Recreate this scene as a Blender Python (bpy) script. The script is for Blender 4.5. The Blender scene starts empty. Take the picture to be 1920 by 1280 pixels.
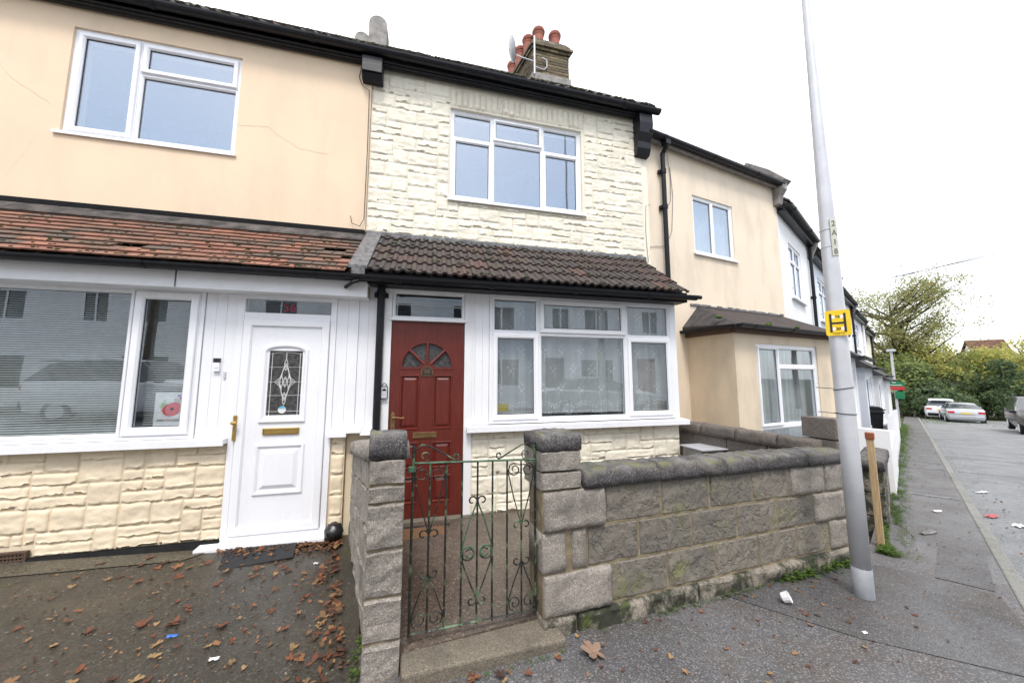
import bpy, math, random
from mathutils import Vector, Matrix, noise
R = math.radians
random.seed(7)
sc = bpy.context.scene
COL = sc.collection

# ------------------------------------------------------------------ camera, light
cam = bpy.data.cameras.new('camera'); cam_o = bpy.data.objects.new('camera', cam); COL.objects.link(cam_o)
cam.sensor_width = 36.0; cam.lens = 36.0 * 640 / 1920
cam.clip_start = 0.05; cam.clip_end = 1500
cam_o.location = (0, 0, 1.35)
cam_o.rotation_euler = (R(90 + 5.88), 0, R(-13.85))
sc.camera = cam_o
sc.view_settings.view_transform = 'Standard'; sc.view_settings.look = 'None'
sc.view_settings.exposure = 0.93; sc.view_settings.gamma = 1.0
SUN_EL, SUN_AZ = 60, 190          # azimuth: compass style, from +Y towards +X
w = bpy.data.worlds.new('World'); sc.world = w; w.use_nodes = True
nt = w.node_tree; nt.nodes.clear()
out = nt.nodes.new('ShaderNodeOutputWorld'); bg = nt.nodes.new('ShaderNodeBackground')
sky = nt.nodes.new('ShaderNodeTexSky'); sky.sky_type = 'NISHITA'; sky.sun_disc = False
sky.sun_elevation = R(SUN_EL); sky.sun_rotation = R(SUN_AZ); sky.air_density = 1.2; sky.dust_density = 2.0
tc = nt.nodes.new('ShaderNodeTexCoord'); nz = nt.nodes.new('ShaderNodeTexNoise')
nz.inputs['Scale'].default_value = 1.6; nz.inputs['Detail'].default_value = 5
mp = nt.nodes.new('ShaderNodeMapping'); mp.inputs['Scale'].default_value = (1, 1, 2.2)
nt.links.new(tc.outputs['Generated'], mp.inputs[0]); nt.links.new(mp.outputs[0], nz.inputs['Vector'])
rp = nt.nodes.new('ShaderNodeMapRange'); rp.inputs[1].default_value = .35; rp.inputs[2].default_value = .65
rp.inputs[3].default_value = .62; rp.inputs[4].default_value = .97
nt.links.new(nz.outputs[0], rp.inputs[0])
mx = nt.nodes.new('ShaderNodeMix'); mx.data_type = 'RGBA'
sx = nt.nodes.new('ShaderNodeSeparateXYZ'); nt.links.new(tc.outputs['Generated'], sx.inputs[0])
rq = nt.nodes.new('ShaderNodeMapRange'); nt.links.new(sx.outputs[1], rq.inputs[0])
for i_, v_ in enumerate((-.75, .1, .42, 1.0)): rq.inputs[i_ + 1].default_value = v_
ml = nt.nodes.new('ShaderNodeMath'); ml.operation = 'MULTIPLY'; nt.links.new(rp.outputs[0], ml.inputs[0]); nt.links.new(rq.outputs[0], ml.inputs[1])
rz = nt.nodes.new('ShaderNodeMapRange'); nt.links.new(sx.outputs[2], rz.inputs[0])
for i_, v_ in enumerate((.02, .30, .70, 1.0)): rz.inputs[i_ + 1].default_value = v_
m2 = nt.nodes.new('ShaderNodeMath'); m2.operation = 'MULTIPLY'; nt.links.new(ml.outputs[0], m2.inputs[0]); nt.links.new(rz.outputs[0], m2.inputs[1])
nt.links.new(m2.outputs[0], mx.inputs[0]); nt.links.new(sky.outputs[0], mx.inputs[6])
mx.inputs[7].default_value = (8.0, 7.85, 7.75, 1)
nt.links.new(mx.outputs[2], bg.inputs[0]); bg.inputs[1].default_value = 0.15
nt.links.new(bg.outputs[0], out.inputs[0])
sl = bpy.data.lights.new('sun', 'SUN'); sl.energy = 1.4; sl.angle = R(14); sl.color = (1, .97, .92)
so = bpy.data.objects.new('sun', sl); COL.objects.link(so)
d = Vector((math.sin(R(SUN_AZ)) * math.cos(R(SUN_EL)), math.cos(R(SUN_AZ)) * math.cos(R(SUN_EL)), math.sin(R(SUN_EL))))
so.rotation_euler = d.to_track_quat('Z', 'Y').to_euler(); so.location = (-10, -20, 30)

# ------------------------------------------------------------------ material helpers
class NT:
    def __init__(s, name):
        s.m = bpy.data.materials.new(name); s.m.use_nodes = True; s.t = s.m.node_tree
        s.b = s.t.nodes['Principled BSDF']; s.c = s.n('ShaderNodeTexCoord').outputs['Object']
    def n(s, k): return s.t.nodes.new(k)
    def l(s, a, b): s.t.links.new(a, b)
    def put(s, v, sock):
        if isinstance(v, (int, float)): sock.default_value = v
        elif isinstance(v, tuple): sock.default_value = (*v[:3], 1)
        else: s.l(v, sock)
    def noise(s, scale, detail=4, rough=.55, vec=None, dist=0):
        x = s.n('ShaderNodeTexNoise'); x.inputs['Scale'].default_value = scale; x.inputs['Detail'].default_value = detail
        x.inputs['Roughness'].default_value = rough; x.inputs['Distortion'].default_value = dist
        s.l(vec or s.c, x.inputs['Vector']); return x.outputs[0]
    def vor(s, scale, feature='F1', out='Distance', vec=None):
        x = s.n('ShaderNodeTexVoronoi'); x.feature = feature; x.inputs['Scale'].default_value = scale
        s.l(vec or s.c, x.inputs['Vector']); return x.outputs[out]
    def map(s, scale):
        x = s.n('ShaderNodeMapping'); x.inputs['Scale'].default_value = scale; s.l(s.c, x.inputs[0]); return x.outputs[0]
    def rng(s, v, a, b, c=0., d=1.):
        x = s.n('ShaderNodeMapRange'); s.l(v, x.inputs[0])
        for i, q in enumerate((a, b, c, d)): x.inputs[i + 1].default_value = q
        return x.outputs[0]
    def mix(s, f, a, b, mode='MIX'):
        x = s.n('ShaderNodeMix'); x.data_type = 'RGBA'; x.blend_type = mode
        s.put(f, x.inputs[0]); s.put(a, x.inputs[6]); s.put(b, x.inputs[7]); return x.outputs[2]
    def math(s, op, a, b=0.):
        x = s.n('ShaderNodeMath'); x.operation = op; s.put(a, x.inputs[0]); s.put(b, x.inputs[1]); return x.outputs[0]
    def island(s): return s.n('ShaderNodeNewGeometry').outputs['Random Per Island']
    def objrand(s): return s.n('ShaderNodeObjectInfo').outputs['Random']
    def ramp(s, f, stops, const=False):
        x = s.n('ShaderNodeValToRGB'); e = x.color_ramp.elements
        if const: x.color_ramp.interpolation = 'CONSTANT'
        while len(e) < len(stops): e.new(.5)
        for q, (p, c) in zip(e, stops): q.position = p; q.color = (*c, 1)
        s.l(f, x.inputs[0]); return x.outputs[0]
    def bump(s, h, st=.3, dist=.01):
        x = s.n('ShaderNodeBump'); x.inputs['Strength'].default_value = st; x.inputs['Distance'].default_value = dist
        s.l(h, x.inputs['Height'])
        p = s.b.inputs['Normal']
        if p.links: s.l(p.links[0].from_socket, x.inputs['Normal'])
        s.l(x.outputs[0], p)
    def fin(s, col, rough=.6, metal=0., spec=None):
        s.put(col, s.b.inputs['Base Color']); s.put(rough, s.b.inputs['Roughness']); s.put(metal, s.b.inputs['Metallic'])
        if spec is not None: s.b.inputs['Specular IOR Level'].default_value = spec
        return s.m

def plain(name, col, rough=.5, metal=0., var=.12, sc_=14, bump=0., bsc=60, spec=None):
    n = NT(name); f = n.rng(n.noise(sc_, 5), .3, .7)
    c2 = tuple(c * (1 - var * 2) for c in col)
    c = n.mix(f, c2, col)
    if bump: n.bump(n.noise(bsc, 5), bump, .006)
    return n.fin(c, rough, metal, spec)

def render_mat(name, col, stain=(.45, .40, .32), amt=.25):
    n = NT(name)
    v = n.map((1.0, 1.0, .35))
    f = n.rng(n.noise(2.2, 6, .6, v), .48, .78)
    c = n.mix(n.rng(n.noise(1.1, 4), .35, .7), col, tuple(q * .93 for q in col))
    c = n.mix(n.math('MULTIPLY', f, amt), c, stain)
    c = n.mix(n.rng(n.noise(60, 3), .35, .7, 0, .12), c, tuple(q * .7 for q in col))
    n.bump(n.noise(18, 4), .25, .006); n.bump(n.noise(160, 3), .3, .002)
    return n.fin(c, .8)

def clad_mat(name, col, grime):
    n = NT(name)
    c = n.mix(n.rng(n.island(), 0, 1, 0, 1.), col, tuple(q * .86 for q in col))
    c = n.mix(n.rng(n.noise(1.4, 5), .5, .8, 0, .55), c, grime)
    c = n.mix(n.rng(n.noise(28, 4), .55, .8, 0, .45), c, grime)
    v = n.map((3., 3., .5)); c = n.mix(n.rng(n.noise(2.2, 6, .65, v), .55, .75, 0, .45), c, grime)
    n.bump(n.noise(45, 5, .6), .35, .006); n.bump(n.noise(220, 3), .25, .0015)
    return n.fin(c, .72)

def speck_mat(name, base, light, dark, moss=(.09, .11, .03), mossamt=.35, dirt=.5, topdark=False, scale=210, dr=(.48, .72)):
    n = NT(name)
    isl = n.island()
    c = n.mix(n.rng(isl, 0, 1, 0, .7), base, tuple(q * .72 for q in base))
    cr = n.vor(scale, out='Color'); sep = n.n('ShaderNodeSeparateColor'); n.l(cr, sep.inputs[0])
    c = n.mix(n.rng(sep.outputs[0], .72, .9, 0, .6), c, light)
    c = n.mix(n.rng(sep.outputs[1], .75, .9, 0, .6), c, dark)
    c = n.mix(n.rng(n.noise(3.6, 7, .7), dr[0], dr[1], 0, dirt), c, dark)
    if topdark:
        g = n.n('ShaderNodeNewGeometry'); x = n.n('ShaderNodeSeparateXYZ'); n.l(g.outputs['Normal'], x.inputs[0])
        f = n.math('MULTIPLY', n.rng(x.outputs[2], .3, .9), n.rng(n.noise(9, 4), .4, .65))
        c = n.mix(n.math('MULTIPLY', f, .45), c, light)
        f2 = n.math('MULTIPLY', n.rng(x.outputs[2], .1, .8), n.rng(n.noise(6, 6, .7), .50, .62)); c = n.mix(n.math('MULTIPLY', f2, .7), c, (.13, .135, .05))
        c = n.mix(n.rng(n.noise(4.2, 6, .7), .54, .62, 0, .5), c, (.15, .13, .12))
    c = n.mix(n.rng(n.noise(5.5, 6, .7), .56, .74, 0, mossamt), c, moss)
    n.bump(n.noise(26, 5, .6), .5, .02); n.bump(n.vor(scale), .5, .003)
    return n.fin(c, .85)

M = {}
M['peach'] = render_mat('peach_render', (.80, .62, .44), (.55, .46, .35), .55)
M['peach_pale'] = render_mat('pale_peach_render', (.80, .68, .53), (.44, .38, .31), .55)
M['bay_render'] = render_mat('bay_render', (.70, .58, .43), (.30, .27, .22), .55)
M['white_render'] = render_mat('white_render', (.82, .82, .83), (.55, .55, .52), .25)
M['grey_render'] = render_mat('blue_grey_render', (.68, .72, .78), (.5, .52, .54), .25)
M['cream_render'] = render_mat('cream_render', (.76, .70, .52), (.5, .45, .36), .25)
M['clad56'] = clad_mat('yellow_stone_cladding', (.80, .675, .49), (.52, .44, .32))
M['clad58'] = clad_mat('cream_stone_cladding', (.81, .755, .62), (.56, .49, .38))
def grimy(name, col, rough, amt):
    n = NT(name)
    c = n.mix(n.rng(n.noise(2.4, 5, .6, n.map((2.5, 2.5, .7))), .5, .8, 0, amt), col, (.55, .53, .46))
    c = n.mix(n.rng(n.noise(30, 6, .75), .64, .72, 0, amt * 1.6), c, (.40, .37, .30))
    n.bump(n.noise(3, 3), .08, .01)
    return n.fin(c, n.rng(n.noise(5, 4), .3, .7, rough, rough + .2))
M['upvc'] = grimy('white_upvc', (.82, .825, .85), .25, .22)
M['white_paint'] = grimy('white_painted_board', (.80, .80, .81), .38, .35)
M['black'] = plain('black_gloss_paint', (.012, .013, .017), .38, 0, .25, 9, .2, 40, .3)
M['black_plastic'] = plain('black_plastic', (.013, .014, .017), .42, 0, .2, 12, spec=.25)
M['tar'] = plain('black_bitumen_paint', (.010, .010, .011), .7, 0, .3, 14, .5, 50, .15)
M['lead'] = plain('lead_flashing', (.20, .20, .205), .55, .2, .35, 22, .6, 35)
M['brass'] = plain('brass', (.62, .42, .14), .3, .9, .1)
M['old_brass'] = plain('weathered_brass', (.34, .22, .10), .45, .7, .25)
M['chrome'] = plain('steel', (.45, .45, .46), .35, .9, .1)
M['galv'] = plain('galvanised_steel', (.62, .63, .66), .42, .18, .08, 6)
M['galv_base'] = plain('painted_post_base', (.27, .29, .31), .6, .0, .15, 9)
M['yellow'] = plain('yellow_sign_plastic', (.86, .58, .015), .4, 0, .03)
M['sign_black'] = plain('sign_black', (.02, .02, .02), .5)
M['rubber'] = plain('black_rubber', (.016, .017, .019), .75, 0, .2)
M['coir'] = plain('coir_mat', (.20, .105, .05), .95, 0, .25, 60, .8, 200)
M['wood_dark'] = plain('dark_wood', (.10, .06, .04), .7)
M['interior'] = plain('interior_plaster', (.30, .28, .26), .9)
M['floor_in'] = plain('interior_carpet', (.12, .09, .07), .95)
M['terracotta'] = plain('terracotta_pot', (.33, .10, .065), .75, 0, .2, 20, .3)
M['cement'] = plain('cement', (.33, .31, .29), .85, 0, .25, 9, .6, 60)
M['concrete'] = speck_mat('step_concrete', (.16, .135, .10), (.28, .25, .20), (.05, .045, .04), (.05, .07, .02), .5, .75)
M['kerb'] = speck_mat('kerb_concrete', (.22, .22, .205), (.34, .34, .32), (.09, .09, .08), (.12, .16, .05), .5, .4)
M['block'] = speck_mat('granite_aggregate_block', (.275, .245, .212), (.46, .43, .39), (.10, .088, .075), (.10, .12, .03), .4, .8, dr=(.5, .68))
M['block_base'] = speck_mat('mossy_plinth_block', (.26, .225, .18), (.42, .39, .34), (.022, .026, .014), (.10, .13, .02), .8, .97, dr=(.44, .54))
M['block_dark'] = speck_mat('dark_wall_block', (.145, .124, .108), (.26, .23, .21), (.05, .042, .04), (.06, .08, .02), .3, .5)
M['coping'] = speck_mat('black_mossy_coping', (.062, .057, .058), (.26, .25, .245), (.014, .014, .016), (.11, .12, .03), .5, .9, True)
M['mortar'] = plain('sandy_mortar', (.29, .235, .15), .95, 0, .3, 12, .8, 90)
M['iron'] = None
M['paper'] = plain('white_paper', (.80, .80, .80), .7)
M['blue_plastic'] = plain('blue_plastic', (.03, .17, .62), .4)
M['red_plastic'] = plain('red_plastic', (.62, .04, .05), .4)
M['green_board'] = plain('green_board', (.015, .20, .09), .5)
M['timber'] = None

def patterned():
    n = NT('patterned_grey_block')
    c = n.mix(n.rng(n.island(), 0, 1, 0, .8), (.21, .185, .15), (.135, .12, .10))
    v = n.noise(7.0, 3, .55, None, 1.1)
    ln = n.rng(n.math('ABSOLUTE', n.math('SUBTRACT', v, .5)), .0, .035, 1, 0)
    l2 = n.rng(n.math('ABSOLUTE', n.math('SUBTRACT', n.noise(13, 3, .5, None, .8), .54)), .0, .03, 1, 0)
    gate_ = n.rng(n.noise(24, 2), .45, .55)
    k = n.math('MULTIPLY', n.math('MAXIMUM', ln, l2), gate_)
    c = n.mix(n.math('MULTIPLY', k, .4), c, (.06, .055, .048))
    c = n.mix(n.rng(n.noise(17, 4), .55, .7, 0, .4), c, (.27, .255, .22))
    c = n.mix(n.rng(n.noise(2.6, 5, .6), .45, .65, 0, .5), c, (.10, .095, .082))
    c = n.mix(n.rng(n.noise(3.1, 6, .7), .54, .70, 0, .75), c, (.17, .185, .05))
    h = n.math('SUBTRACT', n.rng(n.noise(8, 3, .5, None, .9), .3, .7), n.math('MULTIPLY', k, .5))
    n.bump(h, .6, .02); n.bump(n.noise(120, 3), .35, .002)
    return n.fin(c, .8)
M['pattern'] = patterned()

def iron():
    n = NT('old_green_black_iron')
    c = n.mix(n.rng(n.noise(9, 5, .7), .52, .60), (.016, .018, .016), (.10, .155, .085))
    c = n.mix(n.rng(n.noise(31, 5, .7), .62, .66), c, (.23, .25, .15))
    c = n.mix(n.rng(n.noise(22, 5, .7), .63, .7), c, (.09, .035, .015))
    n.bump(n.noise(150, 3), .5, .002)
    return n.fin(c, .5, .2)
M['iron'] = iron()
M['iron_green'] = plain('worn_green_iron_paint', (.085, .17, .10), .6, .1, .4, 24)

def timber():
    n = NT('new_timber')
    f = n.noise(14, 5, .6, n.map((6, 6, .6)))
    c = n.mix(n.rng(f, .35, .65), (.52, .385, .22), (.36, .25, .13))
    return n.fin(c, .8)
M['timber'] = timber()
M['red_cap'] = plain('stained_post_cap', (.30, .085, .035), .75)

def reddoor():
    n = NT('mahogany_stained_door')
    f = n.noise(9, 6, .65, n.map((7, 7, .5)))
    c = n.mix(n.rng(f, .3, .7), (.145, .022, .013), (.085, .012, .008))
    c = n.mix(n.rng(n.noise(2.0, 4), .5, .8, 0, .4), c, (.18, .03, .016))
    n.bump(f, .12, .003)
    return n.fin(c, .36)
M['reddoor'] = reddoor()

def claytile():
    n = NT('red_clay_tile'); i = n.island()
    c = n.ramp(i, [(0, (.20, .088, .058)), (.25, (.29, .132, .085)), (.42, (.22, .10, .068)), (.55, (.14, .085, .063)), (.75, (.095, .073, .058)), (.92, (.27, .13, .085))])
    v = n.noise(2.6, 5, .6)
    c = n.mix(n.rng(v, .46, .62, 0, .55), c, (.10, .07, .05))
    c = n.mix(n.rng(n.noise(36, 5, .7), .52, .72, 0, .6), c, (.075, .06, .05))
    c = n.mix(n.rng(n.noise(17, 5, .75), .60, .68, 0, .7), c, (.05, .075, .015))
    n.bump(n.noise(90, 4), .5, .004)
    return n.fin(c, .85)
M['claytile'] = claytile()
def conctile(name='brown_concrete_tile', mossy=.5):
    n = NT(name); i = n.island()
    c = n.ramp(i, [(0, (.045, .034, .032)), (.35, (.065, .045, .04)), (.6, (.038, .032, .032)), (.88, (.075, .044, .037)), (1, (.095, .049, .04))])
    c = n.mix(n.rng(n.noise(30, 5, .7), .5, .7, 0, .6), c, (.09, .075, .06))
    c = n.mix(n.rng(n.noise(55, 4, .7), .66, .70, 0, .7), c, (.36, .33, .27))
    c = n.mix(n.rng(n.noise(8, 6, .75), .54, .68, 0, mossy), c, (.06, .075, .02))
    n.bump(n.noise(90, 4), .5, .005)
    return n.fin(c, .8)
M['conctile'] = conctile()
M['rooftile'] = conctile('mossy_main_roof_tile', .8)
M['felt'] = plain('brown_roof_felt', (.062, .045, .04), .9, 0, .35, 10, .6, 40)
M['felt_side'] = plain('grey_roof_cement', (.075, .07, .07), .9, 0, .35, 9, .6, 40)
M['moss'] = plain('moss', (.055, .08, .02), .95, 0, .35, 90, 1, 300)
M['moss_yellow'] = plain('yellow_moss', (.115, .115, .07), .95, 0, .35, 90, 1, 300)

def brick():
    n = NT('sooty_yellow_brick')
    i = n.island()
    c = n.ramp(i, [(0, (.06, .05, .04)), (.4, (.12, .095, .06)), (.7, (.20, .155, .09)), (1, (.08, .06, .05))])
    c = n.mix(n.rng(n.noise(9, 5, .7), .5, .7, 0, .6), c, (.11, .12, .04))
    n.bump(n.noise(80, 4), .6, .006)
    return n.fin(c, .9)
M['brick'] = brick()

def ground_mat(name, base, specks=True, wet=.5, brown=(.075, .055, .04), moss=(.05, .065, .02), mossamt=.3, rough=.6, scale=150):
    n = NT(name)
    c = n.mix(n.rng(n.noise(1.3, 6, .62), .38, .66), base, tuple(q * .62 for q in base))
    c = n.mix(n.rng(n.noise(3.7, 6, .7), .46, .72, 0, .7), c, brown)
    if specks:
        cr = n.vor(scale, out='Color'); sep = n.n('ShaderNodeSeparateColor'); n.l(cr, sep.inputs[0])
        c = n.mix(n.rng(sep.outputs[0], .70, .95, 0, .6), c, tuple(min(1, q * 2.3) for q in base))
        c = n.mix(n.rng(sep.outputs[1], .99, .994, 0, .6), c, (.32, .30, .25))
        c = n.mix(n.rng(sep.outputs[2], .80, .9, 0, .7), c, tuple(q * .4 for q in base))
        n.bump(n.vor(scale), .35, .003)
    c = n.mix(n.rng(n.noise(2.3, 7, .72), .56, .76, 0, mossamt), c, moss)
    n.bump(n.noise(11, 5), .3, .01)
    r = n.rng(n.noise(1.9, 5), .35, .65, rough - .22, rough + .12)
    return n.fin(c, r)
M['asphalt'] = ground_mat('pavement_asphalt', (.110, .108, .112), mossamt=.22)
M['patch'] = ground_mat('newer_asphalt_patch', (.080, .078, .081), mossamt=.1, rough=.6)
M['joint'] = plain('pale_joint_concrete', (.22, .22, .22), .8, 0, .3, 10, .4)
M['road'] = ground_mat('road_surface', (.175, .182, .190), mossamt=.25, brown=(.14, .14, .13), rough=.75)
M['drive'] = ground_mat('driveway_concrete', (.044, .038, .028), brown=(.027, .020, .013), moss=(.050, .060, .018), mossamt=.7, rough=.55, scale=120)
M['drive_pale'] = ground_mat('pale_wall_footing', (.088, .078, .056), brown=(.05, .042, .028), moss=(.06, .07, .03), mossamt=.5, scale=120)
M['path'] = ground_mat('garden_path_concrete', (.105, .082, .064), brown=(.06, .045, .036), moss=(.05, .06, .03), mossamt=.25, rough=.45, scale=110)
M['earth'] = ground_mat('earth_ground', (.07, .065, .03), specks=False, brown=(.05, .06, .02), mossamt=.7)

def glass(name='window_glass', f0=.125, tint=(.95, .97, .97)):
    n = NT(name); t = n.t; n.t.nodes.remove(n.b)
    o = [x for x in t.nodes if x.type == 'OUTPUT_MATERIAL'][0]
    tr = n.n('ShaderNodeBsdfTransparent'); tr.inputs[0].default_value = (*tint, 1)
    gl = n.n('ShaderNodeBsdfGlossy'); gl.inputs['Roughness'].default_value = .0; gl.inputs[0].default_value = (.80, .89, 1, 1)
    lw = n.n('ShaderNodeLayerWeight'); lw.inputs[0].default_value = .5
    f = n.math('MINIMUM', n.math('ADD', n.math('MULTIPLY', n.math('POWER', lw.outputs['Facing'], 4.), .9), f0), 1.)
    nb = n.n('ShaderNodeBump'); nb.inputs['Strength'].default_value = .04; nb.inputs['Distance'].default_value = .02
    n.l(n.noise(1.7, 1), nb.inputs['Height']); n.l(nb.outputs[0], gl.inputs['Normal'])
    m_ = n.n('ShaderNodeMixShader'); n.l(f, m_.inputs[0]); n.l(tr.outputs[0], m_.inputs[1]); n.l(gl.outputs[0], m_.inputs[2])
    n.l(m_.outputs[0], o.inputs[0]); return n.m
M['glass'] = glass()
M['glass_up'] = glass('upper_window_glass', .24)
M['obscure'] = plain('obscure_grey_glass', (.10, .10, .10), .12, 0, .4, 30, .25, 24)
M['lead_strip'] = plain('lead_came', (.72, .72, .70), .4, .3, .1)

def net():
    n = NT('net_curtain'); t = n.t
    o = [x for x in t.nodes if x.type == 'OUTPUT_MATERIAL'][0]
    n.fin((.93, .93, .92), .9)
    tr = n.n('ShaderNodeBsdfTransparent'); tl = n.n('ShaderNodeBsdfTranslucent'); tl.inputs[0].default_value = (.85, .86, .86, 1)
    a = n.n('ShaderNodeMixShader'); a.inputs[0].default_value = .35; n.l(n.b.outputs[0], a.inputs[1]); n.l(tl.outputs[0], a.inputs[2])
    b = n.n('ShaderNodeMixShader'); n.l(n.rng(n.noise(4, 3), .3, .7, .62, .76), b.inputs[0]); n.l(tr.outputs[0], b.inputs[1]); n.l(a.outputs[0], b.inputs[2])
    n.l(b.outputs[0], o.inputs[0]); return n.m
M['net'] = net()
M['net_flower'] = plain('lace_flower', (.96, .96, .96), .9)
M['blind'] = plain('blind_slat', (.82, .82, .78), .5)

def leafmat(name, cols, trans=.42, obj=False):
    n = NT(name); f = n.objrand() if obj else n.island()
    k = len(cols) - 1
    c = n.ramp(f, [(i / k, q) for i, q in enumerate(cols)])
    n.fin(c, .7, 0, .25)
    if trans:
        o = [x for x in n.t.nodes if x.type == 'OUTPUT_MATERIAL'][0]
        tl = n.n('ShaderNodeBsdfTranslucent'); n.l(c, tl.inputs[0])
        a = n.n('ShaderNodeMixShader'); a.inputs[0].default_value = trans
        n.l(n.b.outputs[0], a.inputs[1]); n.l(tl.outputs[0], a.inputs[2]); n.l(a.outputs[0], o.inputs[0])
    return n.m
M['fallen'] = leafmat('brown_fallen_leaf', [(.15, .058, .032), (.08, .036, .022), (.20, .075, .035), (.26, .17, .08), (.05, .028, .02), (.16, .062, .034), (.11, .045, .028), (.32, .21, .10)], 0, True)
M['litter_leaf'] = leafmat('leaf_crumbs', [(.13, .05, .028), (.06, .03, .018), (.19, .07, .03), (.22, .13, .06), (.045, .025, .018), (.09, .045, .025)], 0)
M['weed'] = leafmat('weed_leaf', [(.06, .12, .018), (.11, .20, .03), (.04, .08, .015), (.14, .19, .04)])
M['fol_dark'] = leafmat('dark_green_foliage', [(.08, .12, .065), (.12, .17, .08), (.09, .13, .07), (.17, .22, .09)])
M['fol_mid'] = leafmat('mid_green_foliage', [(.22, .29, .10), (.30, .36, .13), (.16, .22, .08), (.38, .40, .14)])
M['fol_gold'] = leafmat('golden_foliage', [(.38, .42, .13), (.52, .50, .15), (.28, .34, .11), (.60, .52, .15), (.42, .38, .14)])
M['fol_rust'] = leafmat('rust_foliage', [(.34, .33, .14), (.26, .30, .11), (.40, .34, .14), (.22, .26, .10)])
M['bark'] = plain('bark', (.075, .058, .045), .95, 0, .3, 12, .8, 40)
M['carwhite'] = plain('white_car_paint', (.80, .81, .84), .2, 0, .02)
M['carsilver'] = plain('silver_car_paint', (.52, .54, .57), .25, .6, .02)
M['cardark'] = plain('dark_car_paint', (.03, .03, .035), .2, .3, .02)
M['carglass'] = plain('car_window_glass', (.035, .045, .055), .08, 0, .02, 3, 0, 60, .9)
M['taillight'] = plain('red_tail_light', (.50, .015, .03), .25)
M['headlight'] = plain('clear_headlight', (.75, .77, .8), .15)
M['plate'] = plain('yellow_number_plate', (.75, .55, .08), .5)
M['brownroof'] = plain('brown_tiled_roof', (.16, .075, .05), .9, 0, .3, 4, .5, 12)
M['darkroof'] = plain('dark_slate_roof', (.055, .052, .055), .8, 0, .3, 4, .5, 12)

# ------------------------------------------------------------------ mesh helpers
ROOT = {}
def tag(o, label=None, cat=None, group=None, kind=None):
    for k, v in (('label', label), ('category', cat), ('group', group), ('kind', kind)):
        if v: o[k] = v
    return o
def thing(name, label, cat, loc=(0, 0, 0), rz=0., group=None):
    o = bpy.data.objects.new(name, None); COL.objects.link(o)
    o.empty_display_size = .2; o.location = loc; o.rotation_euler = (0, 0, rz)
    ROOT[o] = Matrix.Translation(loc) @ Matrix.Rotation(rz, 4, 'Z')
    return tag(o, label, cat, group)
def frame(x, y, z, deg): return Matrix.Translation((x, y, z)) @ Matrix.Rotation(R(deg), 4, 'Z')

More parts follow.
